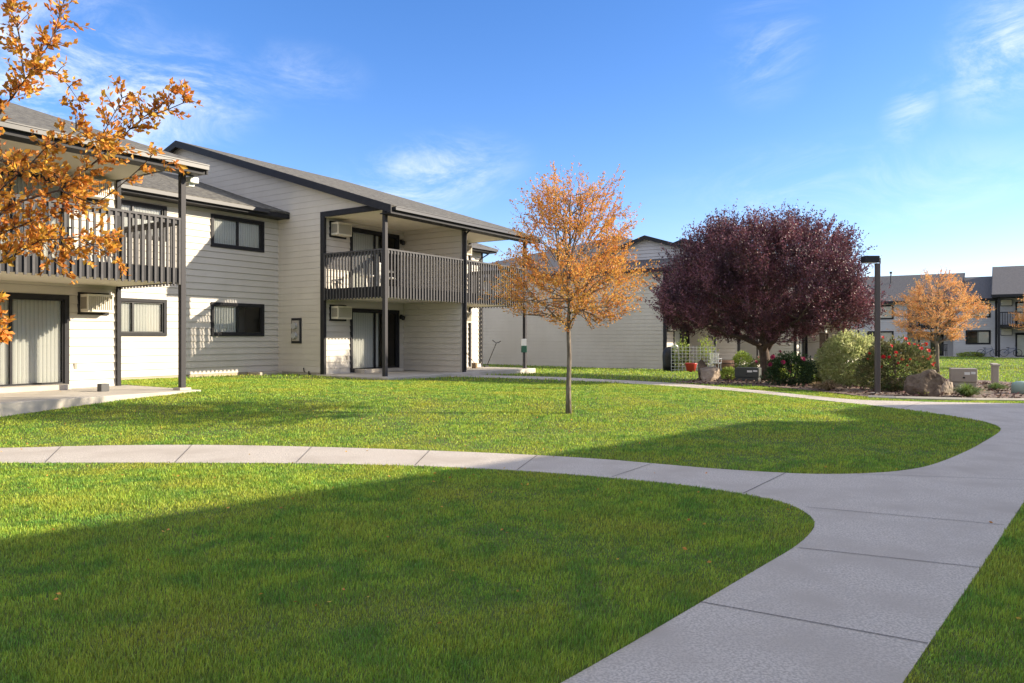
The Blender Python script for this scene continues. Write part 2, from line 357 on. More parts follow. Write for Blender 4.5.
# ------------------------------------------------------------------ apartment blocks
U = Vector((.552, .834)); WV = Vector((-.834, .552)); ROT = math.atan2(.834, .552)
P0 = Vector((-3.844, 22.4))
PITCH, ZR = .321, 5.71         # roof plane z = ZR + PITCH*d
RD = 10.4                      # ridge distance behind the posts
F0, F1, RAILZ = .42, 3.15, 4.32
LAP = .2
GAP = .0065
def siding(mb, F, z0, z1, span, openings=(), lap=LAP):
    """lap siding on wall frame F; span(z)->(a0,a1); openings (a0,a1,z0,z1) cut out"""
    o, ax, n = F
    zs = {z0, z1}; k = z0
    while k < z1: zs.add(round(k, 5)); k += lap
    for op in openings: zs.add(max(z0, min(z1, op[2]))); zs.add(max(z0, min(z1, op[3])))
    zs = sorted(zs)
    def off(z, low):
        c = ((z-z0)/lap); fr = c-math.floor(c+1e-6)
        if not low and fr < 1e-4: fr = 1.0
        return .026*(1-fr)
    P = lambda a, z, b: (o[0]+ax[0]*a+n[0]*b, o[1]+ax[1]*a+n[1]*b, z)
    for za, zb in zip(zs[:-1], zs[1:]):
        if zb-za < 1e-4: continue
        zm = (za+zb)/2; sa = span(za+1e-4); sb = span(zb-1e-4)
        if sa is None or sb is None: continue
        segs = [(sa[0], sb[0], sa[1], sb[1])]
        for op in openings:
            if op[2] < zm < op[3]:
                ns = []
                for l0, l1, r0, r1 in segs:
                    if op[1] <= min(l0, l1) or op[0] >= max(r0, r1): ns.append((l0, l1, r0, r1)); continue
                    if op[0] > max(l0, l1): ns.append((l0, l1, op[0], op[0]))
                    if op[1] < min(r0, r1): ns.append((op[1], op[1], r0, r1))
                segs = ns
        ba = off(za, True); bb = off(zb, False)
        lip = abs(((za-z0)/lap)-round((za-z0)/lap)) < 1e-3
        for l0, l1, r0, r1 in segs:
            zg = za+GAP if lip and zb-za > .03 else za
            mb.add([P(l0, zg, ba), P(r0, zg, ba), P(r1, zb, bb), P(l1, zb, bb)], [(0, 1, 2, 3)])
            if zg > za:      # shadow gap under each board
                mb.add([P(l0, za, 0), P(r0, za, 0), P(r0, za, -.03), P(l0, za, -.03), P(l0, zg, -.03), P(r0, zg, -.03), P(r0, zg, ba), P(l0, zg, ba)],
                       [(0, 1, 2, 3), (3, 2, 5, 4), (4, 5, 6, 7)])
def blind_mesh(mb, F, a0, a1, b, z0, z1, step=.085):
    o, ax, n = F; k = a0; i = 0
    P = lambda a, bb, z: (o[0]+ax[0]*a+n[0]*bb, o[1]+ax[1]*a+n[1]*bb, z)
    while k < a1-.02:
        e = min(k+step*.97, a1); m = (k+e)/2
        mb.add([P(k,b,z0),P(m,b+.009,z0),P(e,b-.004,z0),P(k,b,z1),P(m,b+.009,z1),P(e,b-.004,z1)], [(0,1,4,3),(1,2,5,4)])
        k += step; i += 1
def window(root, F, a0, a1, z0, z1, blind=(0, 1), trim=.09, name='window'):
    f = MB()
    f.ob(F, a0-trim, a0, -.02, .045, z0-trim, z1+trim); f.ob(F, a1, a1+trim, -.02, .045, z0-trim, z1+trim)
    f.ob(F, a0, a1, -.02, .045, z1, z1+trim); f.ob(F, a0, a1, -.02, .045, z0-trim, z0)
    w = f.build(name, TRIM, root)
    s = MB(); m = (a0+a1)/2; t = .035
    s.ob(F, a0, a0+t, -.06, .01, z0, z1); s.ob(F, a1-t, a1, -.06, .01, z0, z1); s.ob(F, a0+t, a1-t, -.06, .01, z0, z0+t); s.ob(F, a0+t, a1-t, -.06, .01, z1-t, z1)
    s.ob(F, m-.025, m+.025, -.06, .012, z0+t, z1-t); s.build('frame', DARKM if name == 'window' else TRIM, w)
    g = MB(); o_, x_, n_ = F
    for q0, q1, qb in ((a0+t, m-.025, -.03), (m+.025, a1-t, -.04)):
        g.add([(o_[0]+x_[0]*q+n_[0]*qb, o_[1]+x_[1]*q+n_[1]*qb, zz) for q, zz in ((q0, z0+t), (q1, z0+t), (q1, z1-t), (q0, z1-t))], [(0, 1, 2, 3)])
    g.build('pane', GLASS, w)
    if blind:
        b = MB(); b0 = a0+(a1-a0)*blind[0]; b1 = a0+(a1-a0)*blind[1]
        blind_mesh(b, F, b0+t, b1-t, -.075, z0+.03, z1-.02); b.build('blind', BLIND, w)
    k = MB(); k.ob(F, a0-.02, a1+.02, -.9, -.88, z0-.05, z1+.05)
    k.build('room_backing', mat('dim_room_wall', (.12, .115, .11), .9), w)  # dark panel set back behind the glass, its colour stands in for room dimness
    return w
def ac_unit(root, F, a0, z0, wd=.62, ht=.42):
    c = MB(); c.ob(F, a0, a0+wd, -.02, .36, z0, z0+ht); a = c.build('air_conditioner', ACM, root, bevel=.012)
    g = MB(); n = 12
    for i in range(n):
        x = a0+.05+(wd-.1)*i/(n-1)*.97; g.ob(F, x, x+.016, .355, .372, z0+.05, z0+ht-.05)
    for i in range(9):
        y = .08+.24*i/8
        g.ob(F, a0-.010, a0+.003, y, y+.014, z0+.07, z0+ht-.07); g.ob(F, a0+wd-.003, a0+wd+.010, y, y+.014, z0+.07, z0+ht-.07)
    g.build('grille', ACG, a)
    fr = MB(); fr.ob(F, a0-.05, a0-.004, 0, .05, z0-.06, z0+ht+.05); fr.ob(F, a0+wd+.004, a0+wd+.05, 0, .05, z0-.06, z0+ht+.05)
    fr.ob(F, a0-.004, a0+wd+.004, 0, .05, z0-.06, z0-.004); fr.ob(F, a0-.004, a0+wd+.004, 0, .05, z0+ht+.004, z0+ht+.05); fr.build('mounting_frame', TRIM, a)
def wall_lamp(root, F, a, z):
    m = MB(); m.ob(F, a-.05, a+.05, .01, .06, z-.08, z+.08); l = m.build('wall_lamp', DARKM, root)
    o, ax, n = F; c = (o[0]+ax[0]*a+n[0]*.13, o[1]+ax[1]*a+n[1]*.13, z-.12)
    m = MB(); m.lathe(c, [(.03, .16), (.07, .13), (.075, .06), (.05, 0), (.02, -.01)], 12); m.build('shade', DARKM, l)
def railing(root, F, a0, a1, post0=True):
    m = MB()
    m.ob(F, a0, a1, -.05, .055, RAILZ-.05, RAILZ)            # cap
    m.ob(F, a0, a1, -.02, .018, RAILZ-.14, RAILZ-.052)
    q = MB(); q.ob(F, a0, a1, -.02, .018, F1-.3, F1+.03); q.build('rim_board', TRIM, root)
    n = max(2, int(round((a1-a0)/.145)))
    for i in range(n+1):
        a = a0+.03+(a1-a0-.06)*i/n
        m.ob(F, a-.022, a+.022, .0185, .058, F1-.34, RAILZ-.052)
    r = m.build('railing', RAIL, root); return r
def posts(root, pts, zt, zb):
    for i, (a, b) in enumerate(pts):
        m = MB(); m.box(a-.06, a+.06, b-.06, b+.06, zb[i]+.02, zt); p = m.build('post', POST, root, bevel=.006)
        m = MB(); m.box(a-.14, a+.14, b-.14, b+.14, zb[i]-.3, zb[i]+.09); m.build('footing', CONC, p, bevel=.01)
def Tloc(o, a, b):
    p = o+U*a+WV*b; return float(T(p.x, p.y))
def block(root, o, s0, s1, steps=True, hip=False, ends=(True, True), detail=True, clean_right=False):
    """two storey block between s0 and s1: porches and balconies in front (d 0..2.7), gable ends"""
    mid = (s0+s1)/2; fr = (1, 0); DEP = 2*RD
    # patio
    m = MB(); m.box(s0-.25, s1+.25, -.35, 2.75, F0-.32, F0); m.build('patio_slab', CONC, root, bevel=.015)
    # balcony floor
    m = MB(); m.box(s0+.02, s1-.02, .02, 2.68, F1-.28, F1); m.build('balcony_floor', SOFF, root)
    FF = ((0, 2.7), (1, 0), (0, -1))        # front wall frame: along s, outward -d
    ops = []
    for sgn, base in ((1, s0), (-1, s1)):
        def rg(a, b): return (base+a, base+b) if sgn > 0 else (base-b, base-a)
        for zf in (F0, F1):
            a, b = rg(1.2, 3.55); ops.append((a, b, zf+.08, zf+2.12))
            dz = window(root, FF, a+.07, b-.07, zf+.12, zf+2.08, (0.0, .62) if sgn > 0 else (.25, 1), .1, 'sliding_door')
            c, d = rg(.3, .92); ac_unit(root, FF, c, zf+1.80)
            la = rg(3.68, 3.68)[0]; wall_lamp(root, FF, la, zf+1.95)
            if detail:
                a2 = rg(1.02, 1.02)[0]; mm = MB(); mm.ob(FF, a2-.03, a2+.03, .015, .03, zf+.45, zf+.58); mm.build('outlet', ACG, root)
        if steps:
            a, b = rg(1.35, 3.3); mm = MB(); mm.box(a, b, 2.2, 2.66, F0, F0+.12); mm.build('doorstep', CONC, root, bevel=.01)
    m = MB(); siding(m, FF, F0-.02, 5.5, lambda z: (s0, s1), ops); m.build('wall', SIDING, root)
    # party wall
    m = MB()
    for sx, nn in ((mid-.08, -1), (mid+.08, 1)):
        siding(m, ((sx, 0), (0, 1), (nn, 0)), F0, F1-.28, lambda z: (.06, 2.69)); siding(m, ((sx, 0), (0, 1), (nn, 0)), F1, 5.5, lambda z: (.06, 2.69))
    m.box(mid-.08, mid+.08, .03, .06, F0, 5.5); m.build('party_wall', SIDING, root)
    # porch ceiling
    m = MB(); m.box(s0+.02, s1-.02, -.04, 2.69, 5.5, 5.53); m.build('ceiling', SOFF, root)
    # railings
    railing(root, ((s0, 0), (1, 0), (0, -1)), .06, mid-s0-.06); railing(root, ((mid, 0), (1, 0), (0, -1)), .06, s1-mid-.06)
    railing(root, ((s0, 0), (0, 1), (-1, 0)), .06, 2.62); railing(root, ((s1, 0), (0, 1), (1, 0)), .06, 2.62)
    posts(root, [(s0, 0), (mid, 0), (s1, 0)], 5.5, [min(Tloc(o, a, 0), F0) for a in (s0, mid, s1)])
    # downspout at the party wall
    m = MB(); m.tube([(mid-.02, -.42, 5.42), (mid-.02, -.30, 5.33), (mid-.02, -.11, 5.2), (mid-.02, -.10, .5)], .035, 8); m.build('downspout', TRIM, root)
    # gable ends
    for s, sg, on in ((s0, -1, ends[0]), (s1, 1, ends[1])):
        Fg = ((s, 0), (0, 1), (sg, 0))
        base = min(Tloc(o, s, 3), Tloc(o, s, 12), F0)-.02
        m = MB()
        if hip: siding(m, Fg, base+.1, 5.5, lambda z: (2.7, DEP-2.7))
        else:
            def sp(z):
                if z < 5.66: return (2.7, DEP-2.7)
                a = (z+.10-ZR)/PITCH
                return None if a > RD-.05 else (max(a, -.1), min(DEP-a, DEP+.1))
            siding(m, Fg, base+.12, 5.66+LAP*17, sp)
        m.build('gable_wall', SIDING, root)
        m = MB(); m.ob(Fg, 2.7, DEP-2.7, -.05, .004, base-.4, base+.12); m.build('foundation', CONC, root)
        m = MB(); m.ob(Fg, 2.62, 2.80, -.06, .035, base, 5.5); m.ob(Fg, -.06, 2.8, -.06, .04, 5.5, 5.67); m.build('corner_trim', TRIM, root)
    m = MB(); siding(m, ((0, DEP-2.7), (1, 0), (0, 1)), 0, 5.5, lambda z: (s0, s1)); m.build('back_wall', SIDING, root)
    # roof
    E = .5; R = .28
    if not hip:
        m = MB()
        m.slab([(s0-R, -E, ZR-PITCH*E), (s1+R, -E, ZR-PITCH*E), (s1+R, RD, ZR+PITCH*RD), (s0-R, RD, ZR+PITCH*RD)], .06)
        m.slab([(s0-R, RD+.001, ZR+PITCH*RD), (s1+R, RD+.001, ZR+PITCH*RD), (s1+R, DEP+E, ZR-PITCH*E), (s0-R, DEP+E, ZR-PITCH*E)], .06)
        r = m.build('roof', SHING, root)
        m = MB()
        for s in (s0-R-.03, s1+R-.01):
            for d0, d1, za, zb in ((-E-.02, RD, ZR-PITCH*(E+.02), ZR+PITCH*RD), (RD, DEP+E, ZR+PITCH*RD, ZR-PITCH*E)):
                m.slab([(s, d0, za-.005), (s+.04, d0, za-.005), (s+.04, d1, zb-.005), (s, d1, zb-.005)], .24)
        m.build('rake_board', TRIM, r)
    else:
        m = MB(); e = ZR-PITCH*E; zt = ZR+PITCH*RD; hx = s0-R+RD+E
        A, B, C, D = (s0-R, -E, e), (s1+R, -E, e), (s1+R, DEP+E, e), (s0-R, DEP+E, e)
        H = (hx, RD, zt); K = (s1+R+3.0, RD, zt)
        m.slab([A, B, (s1+R, RD, zt), H] if hx < s1+R else [A, B, H], .06)
        m.slab([H, C, D], .06) if hx >= s1+R else m.slab([H, (s1+R, RD, zt), C, D], .06)
        m.slab([A, H, D], .06)
        if hx >= s1+R:
            m.slab([B, (s1+R+4, -E, e), (s1+R+4, RD, zt), H], .06); m.slab([H, (s1+R+4, RD, zt), (s1+R+4, DEP+E, e), C], .06)
        r = m.build('roof', SHING2, root)
        m = MB(); m.box(s0-R-.03, s0-R+.01, -E, DEP+E, e-.22, e-.01); m.build('rake_board', TRIM, r)
        # small gable riding on the hip, facing the lawn
        gs, gd, gz, hw = s0+2.0, 4.6, 7.62, 3.2; zl = gz-PITCH*hw
        m = MB()
        def sp2(z):
            a = (gz-.08-z)/PITCH; return None if a < .05 else (-min(a, hw), min(a, hw))
        siding(m, ((gs, gd), (0, 1), (-1, 0)), 6.2, gz-.1, sp2, (), .2); m.build('small_gable_wall', SIDING2, root)
        m = MB()
        m.slab([(gs-.3, gd-hw-.2, zl-.05), (gs+9, gd-hw-.2, zl-.05), (gs+9, gd, gz), (gs-.3, gd, gz)], .06)
        m.slab([(gs-.3, gd, gz), (gs+9, gd, gz), (gs+9, gd+hw+.2, zl-.05), (gs-.3, gd+hw+.2, zl-.05)], .06)
        r2 = m.build('small_gable_roof', SHING2, root)
        m = MB()
        m.slab([(gs-.34, gd-hw-.2, zl-.055), (gs-.30, gd-hw-.2, zl-.055), (gs-.30, gd, gz-.005), (gs-.34, gd, gz-.005)], .22); m.build('rake_board', TRIM, r2); m = MB()
        m.slab([(gs-.34, gd, gz-.005), (gs-.30, gd, gz-.005), (gs-.30, gd+hw+.2, zl-.055), (gs-.34, gd+hw+.2, zl-.055)], .22); m.build('rake_board', TRIM, r2)
    # eave: fascia, soffit, gutter
    ez = ZR-PITCH*E
    m = MB(); m.box(s0-R+.02, s1+R-.02, -E+.01, -E+.05, ez-.25, ez-.065); m.box(s0-R+.02, s1+R-.02, -E+.05, -.045, ez-.24, ez-.21); m.build('fascia', TRIM, r)
    m = MB(); m.box(s0-R+.10, s1+R, -E-.11, -E+.006, ez-.15, ez-.045); m.box(s0-R+.10, s1+R, -E-.125, -E-.105, ez-.06, ez-.035); m.build('gutter', GUT, r)
def wing(root, o, s0, s1, wins, endwall=False, wd=4.91):
    F = ((s0, wd), (1, 0), (0, -1)); Ln = s1-s0
    base = min(Tloc(o, s0, wd), Tloc(o, s1, wd), F0)
    ops = [(a, b, z0, z1) for a, b in wins for z0, z1 in ((1.66, 2.72), (4.44, 5.46))]
    m = MB(); siding(m, F, base+.10, 5.6, lambda z: (0, Ln), ops); m.build('wing_wall', SIDING, root)
    for (a, b, z0, z1) in ops:
        window(root, F, a+.09, b-.09, z0+.09, z1-.09, (0, .55) if (z0 < 3 and a > 2) else (0, 1))
    m = MB(); m.ob(F, 0, Ln, -.05, .004, base-.4, base+.10); m.build('foundation', mat('foundation_paint', (.42, .34, .25), .9), root)
    e = 5.80; E = .6; up = e+PITCH*(RD-wd+E)
    m = MB(); x1 = s1+(.35 if endwall else 0)
    m.slab([(s0, wd-E, e), (x1, wd-E, e), (x1, RD, up), (s0, RD, up)], .06)
    m.slab([(s0, RD+.001, up), (x1, RD+.001, up), (x1, 2*RD-wd+E, e), (s0, 2*RD-wd+E, e)], .06)
    r = m.build('wing_roof', SHING, root)
    m = MB(); m.box(s0, x1, wd-E+.01, wd-E+.05, e-.22, e-.065); m.box(s0, x1, wd-E+.05, wd-.016, e-.21, e-.18); m.build('fascia', TRIM, r)
    m = MB(); m.box(s0, x1 if endwall else s1-.9, wd-E-.11, wd-E+.006, e-.15, e-.045); m.build('gutter', GUT, r)
    m = MB(); siding(m, ((s0, 2*RD-wd), (1, 0), (0, 1)), 0, 5.6, lambda z: (0, Ln)); m.build('back_wall', SIDING, root)
    if endwall:
        def sp(z):
            if z < 5.7: return (wd, 2*RD-wd)
            a = wd-E+(z+.1-e)/PITCH; return None if a > RD-.05 else (max(a, wd), min(2*RD-a, 2*RD-wd))
        m = MB(); siding(m, ((s1, 0), (0, 1), (1, 0)), base+.1, 7.6, sp); m.build('gable_wall', SIDING, root)
        m = MB(); m.box(s1-.06, s1+.04, wd-.04, wd+.08, base, 5.6); m.build('corner_trim', TRIM, root)
        m = MB(); m.slab([(x1, wd-E, e-.005), (x1+.04, wd-E, e-.005), (x1+.04, RD, up-.005), (x1, RD, up-.005)], .22); m.build('rake_board', TRIM, r)
        m = MB(); m.tube([(s1-.2, wd-E-.02, e-.15), (s1-.2, wd-E+.1, e-.3), (s1-.2, wd-.06, e-.5), (s1-.2, wd-.06, .4)], .035, 8); m.build('downspout', TRIM, r)

b1 = empty('apartment_building', (P0.x, P0.y, 0), ROT, 'long beige building at the left with charcoal railed balconies and windowed recess', 'building')
block(b1, P0, -14.52, -6.65); block(b1, P0, 0, 7.87)
wing(b1, P0, -6.65, 0, [(.62, 2.62), (4.08, 6.06)]); wing(b1, P0, 7.87, 11.8, [], True)
# meters, vents and eave light on the first building
m = MB(); Fg = ((0, 0), (0, 1), (-1, 0)); m.ob(Fg, 3.72, 4.20, .012, .035, 1.42, 2.26); mb_ = m.build('meter_panel', TRIM, b1)
m = MB(); m.ob(Fg, 3.79, 4.13, .036, .07, 1.50, 2.18); m.build('panel_face', mat('meter_face', (.38, .35, .32), .5), mb_)
for zc in (1.68, 2.0):
    m = MB(); m.tube([(-.07, 3.96, zc), (-.16, 3.96, zc)], .105, 16); m.build('meter', mat('meter_glass', (.42, .42, .42), .25), mb_, smooth=False)
m = MB(); m.box(-1.25, -.35, 4.25, 4.86, .30, .50); m.build('crawlspace_cover', mat('vent_cover', (.42, .37, .30), .7), b1, bevel=.03)
m = MB(); m.tube([(-.012, 3.55, .5), (-.06, 3.55, .5), (-.07, 3.55, .62)], .018, 8); m.tube([(-.012, 3.3, .42), (-.07, 3.3, .42), (-.07, 3.3, .52)], .018, 8); m.build('tap', DARKM, b1)
m = MB(); m.box(-6.52, -6.30, -.12, .22, 5.16, 5.30); fl = m.build('flood_light', WHITE, b1, bevel=.02)
m = MB(); m.box(-6.48, -6.34, .0, .16, 5.10, 5.16); m.build('lamp_lens', mat('lamp_lens', (.7, .7, .68), .2), fl)
m = MB(); m.tube([(9.6, 9.0, 7.3), (9.6, 9.0, 7.95)], .045, 10); m.tube([(9.6, 9.0, 7.9), (9.6, 9.0, 8.0)], .08, 10); m.build('roof_vent', DARKM, b1)

GAP = .016
P1 = Vector((10.38, 37.8)); dz1 = -.40
b2 = empty('apartment_building', (P1.x, P1.y, -.22), ROT, 'building behind the plum tree with a long shaded beige side wall and small roof gable', 'building')
block(b2, P1, 0, 7.87, steps=False, hip=True, detail=False)
wing(b2, P1, 7.87, 14.0, [(1.2, 3.0)])
P2 = Vector((21.2, 48.0))
b3 = empty('apartment_building', (P2.x, P2.y, -.25), ROT, 'building mostly hidden behind the right half of the plum tree', 'building')
block(b3, P2, 0, 7.87, steps=False, detail=False)

# far building, facing the lawn, on the same street grid as the others (local x along its front, y into it)
b4 = empty('apartment_building', (44.757, 69.0, 0), math.atan2(-.552, .834), 'distant grey two-storey building with dark shingle roof at the right edge beyond the lawn', 'building')
FY = 0.0; zb = -.16; X0, X1 = -20.0, 12.0
Ff = ((0, FY), (1, 0), (0, -1))
def fwin(a0, a1, z0, z1, bl=(0.0, 1)): window(b4, Ff, a0, a1, z0, z1, bl, .12)
ops = [(-10.6, -8.2, .9, 2.3), (-10.6, -8.2, 3.45, 4.9), (-2.1, -.1, 1.0, 2.35), (-2.1, -.1, 3.5, 4.85), (-7.0, -3.1, zb, 2.2), (-7.0, -3.1, 2.75, 4.8)]
m = MB(); siding(m, Ff, zb, 5.1, lambda z: (X0, .3), ops, .22); m.build('wall', SIDING2, b4)
for o_ in ops[:4]: fwin(o_[0]+.12, o_[1]-.12, o_[2]+.12, o_[3]-.12, (.45, 1) if o_[2] < 2 else (0, 1))
Fr = ((0, FY+1.8), (1, 0), (0, -1))
m = MB(); siding(m, Fr, zb, 5.1, lambda z: (-7, -3.1), [(-6.2, -4.0, zb+.05, 2.05), (-6.2, -4.0, 2.8, 4.85)], .22)
m.build('recess_wall', SIDING2, b4)
for z0 in (zb, 2.75): window(b4, Fr, -6.1, -4.1, z0+.12, z0+2.0, (0, .5), .1, 'sliding_door')
m = MB(); m.box(-7, -3.1, FY, FY+1.8, 2.5, 2.75); m.box(-7.1, -7, FY-.03, FY+1.8, zb, 5.1); m.box(-3.1, -3.0, FY-.03, FY+1.8, zb, 5.1); m.build('recess_floor', SIDING2, b4)
m = MB(); m.box(-7, -3.1, FY-.05, FY, 3.75, 3.82)
for i in range(27): m.box(-6.95+i*.145, -6.9+i*.145, FY-.06, FY-.02, 2.85, 3.76)
m.build('railing', TRIM, b4)
m = MB(); m.box(-7, -3.1, FY-.05, FY, 2.45, 2.85); m.build('rim_board', TRIM, b4)
def froof(x0, x1, y0, e, ry, rz, mt):
    m = MB(); m.slab([(x0, y0, e), (x1, y0, e), (x1, ry, rz), (x0, ry, rz)], .08); m.slab([(x0, ry+.001, rz), (x1, ry+.001, rz), (x1, 2*ry-y0, e), (x0, 2*ry-y0, e)], .08)
    r = m.build('roof', mt, b4)
    m = MB(); m.box(x0, x1, y0-.1, y0, e-.24, e-.02); m.box(x0, x1, y0, min(0, y0+3.1), e-.24, e-.2); m.build('fascia', TRIM, r)
    for x in (x0-.05, x1):
        m = MB(); m.slab([(x, y0, e+.01), (x+.05, y0, e+.01), (x+.05, ry, rz+.01), (x, ry, rz+.01), ], .22); m.build('rake_board', TRIM, r)
    return r
def fgable(x, sg, y0, y1, e, ry, rz):
    k = (rz-e)/(ry-y0)
    def sp(z):
        if z < e-.3: return (max(y0, 0), y1)
        a = y0+(z+.12-e)/k; return None if a > ry-.05 else (max(a, 0), min(2*ry-a, y1))
    m = MB(); siding(m, ((x, 0), (0, 1), (sg, 0)), zb, rz-.15, sp, (), .22); m.build('gable_wall', SIDING2, b4)
froof(X0-.3, -2.45, -.5, 5.25, 7.5, 8.35, SHING2); fgable(-2.6, 1, -.5, 15, 5.25, 7.5, 8.35); fgable(X0, -1, -.5, 15, 5.25, 7.5, 8.35)
froof(-2.40, .55, -.45, 5.3, 7.0, 7.85, SHING2)
rr3 = froof(.02, X1+.3, -3.2, 5.50, 6.5, 8.75, SHING2); fgable(.32, -1, -3.2, 16, 5.5, 6.5, 8.75); fgable(X1, 1, -3.2, 16, 5.5, 6.5, 8.75)
Fq_ = ((0, FY-.03), (1, 0), (0, -1))
m = MB(); siding(m, Fq_, zb, 5.3, lambda z: (.3, X1), [(1.8, 4.1, zb+.05, 2.1), (1.8, 4.1, 2.8, 4.95)], .22); m.build('porch_wall', SIDING2, b4)
for z0 in (zb, 2.75): window(b4, Fq_, 1.9, 4.0, z0+.12, z0+2.08, (0, 1), .1, 'sliding_door')
ac_unit(b4, Fq_, .72, 1.9, .8, .5); ac_unit(b4, Fq_, .72, 4.6, .8, .5)
m = MB(); m.box(.5, X1, -2.8, -.06, 2.55, 2.8); m.build('balcony_floor', TRIM, b4)
m = MB(); m.box(.5, X1, -2.84, -2.76, 3.85, 3.93); m.box(.5, .58, -2.75, -.1, 3.85, 3.93)
for i in range(60): m.box(.6+i*.19, .65+i*.19, -2.83, -2.78, 2.8, 3.85)
for i in range(13): m.box(.52, .56, -2.6+i*.19, -2.55+i*.19, 2.8, 3.85)
m.build('railing', TRIM, b4)
for x in (.55, 4.6, 8.6): m = MB(); m.box(x-.09, x+.09, -2.95, -2.85, zb, 5.28); m.build('post', TRIM, b4)
m = MB(); m.box(.24, .42, -.09, -.05, zb, 5.3); m.build('corner_trim', TRIM, b4)
m = MB(); m.box(.2, X1, -3.0, -.05, zb-.2, zb+.05); m.build('patio_slab', CONC, b4)
m = MB(); m.box(-7.5, -2.8, -1.2, -.02, zb-.2, zb+.04); m.build('patio_slab', CONC, b4)
m = MB(); m.tube([(-9, 5, 7.0), (-9, 5, 8.5)], .06, 8); m.tube([(-9, 5, 8.4), (-9, 5, 8.6)], .13, 8); m.build('roof_vent', DARKM, rr3)
m = MB(); siding(m, ((0, 15), (1, 0), (0, 1)), zb, 5.2, lambda z: (X0, X1), (), .22); m.build('back_wall', SIDING2, b4)
def floc(a, b, z): q = Vector((44.757, 69.0))+Vector((.834, -.552))*a+Vector((.552, .834))*b; return (q.x, q.y, z)

# neighbouring building behind the camera: its shade lies over the near lawn
HB = 6.0
def shade_corner(px, py):      # roof corner whose shadow falls on this spot of the lawn
    g_ = G(px, py); k = (HB-g_.z)/math.tan(SUN_EL)
    return (g_.x+k*math.cos(SUN_AZ), g_.y+k*math.sin(SUN_AZ))
c0 = shade_corner(0, 540); c1 = shade_corner(750, 421.5)
c0 = (c1[0]-(c1[0]-c0[0])*2.35, c1[1]-(c1[1]-c0[1])*2.35)
foot = [c0, c1, shade_corner(966, 424.5), shade_corner(826, 412), shade_corner(873, 405.8), shade_corner(1030, 403.6), (38, 18.5), (44, 8), (28, -14), (12, -18)]
b5 = empty('apartment_building', (20, 4, 0), 0, 'neighbouring beige building behind the viewer that shades the near lawn and path', 'building')
L5 = [(p[0]-20, p[1]-4) for p in foot]
m = MB(); n5 = len(L5)
cen = (4, 1)
for i in range(n5):
    a = Vector(L5[i]); b = Vector(L5[(i+1) % n5]); d = (b-a).normalized(); nn = (-d.y, d.x)
    ln = (b-a).length
    inw = .45
    siding(m, ((a.x-nn[0]*0+(-nn[0])*-0, a.y), (d.x, d.y), (nn[0], nn[1])), 0, HB-.2, lambda z, ln=ln: (0, ln), ())
m.build('wall', SIDING, b5)
m = MB(); m.slab([(p[0], p[1], HB) for p in L5], .2)
for i in range(n5):
    a = L5[i]; b = L5[(i+1) % n5]; m.add([(a[0], a[1], HB+.004), (b[0], b[1], HB+.004), (cen[0], cen[1], HB+.3)], [(0, 1, 2)])
m.build('roof', SHING, b5)
for i in (0, 5):
    a = Vector(L5[i]); b = Vector(L5[i+1]); d = (b-a).normalized(); nn = (-d.y, d.x); ln = (b-a).length
    k = 2.0
    while k+2 < ln:
        for z0 in (1.2, 3.9): window(b5, ((a.x+nn[0]*.015, a.y+nn[1]*.015), (d.x, d.y), nn), k, k+1.6, z0, z0+1.1)
        k += 4.2

# ------------------------------------------------------------------ trees
def leaf_quads(P, D, size, wid, fold=0.25, jit=.9):
    """rhombus leaves at P pointing roughly along D"""
    n = len(P); D = D+RNG.normal(0, jit*.5, (n, 3)); D /= np.linalg.norm(D, axis=1)[:, None]+1e-9
    R = RNG.normal(0, 1, (n, 3)); S = np.cross(D, R); S /= np.linalg.norm(S, axis=1)[:, None]+1e-9
    Nn = np.cross(D, S)
    l = size*RNG.uniform(.65, 1.25, n)[:, None]; w = l*wid
    b = P; m = P+D*l*.5; t = P+D*l
    V = np.stack([b, m+S*w*.5+Nn*w*fold, t, m-S*w*.5+Nn*w*fold], 1).reshape(-1, 3)
    F = np.arange(4*n).reshape(n, 4); return V, F
def bez(a, b, up, n=7, wob=.04):
    a = Vector(a); b = Vector(b); l = (b-a).length
    c = a.lerp(b, .45)+Vector((0, 0, up*l)); pts = []
    for i in range(n):
        t = i/(n-1); p = a*(1-t)**2+c*2*t*(1-t)+b*t*t
        if 0 < i < n-1: p = p+Vector([random.uniform(-1, 1)*wob*l for _ in range(3)])
        pts.append(p)
    return pts
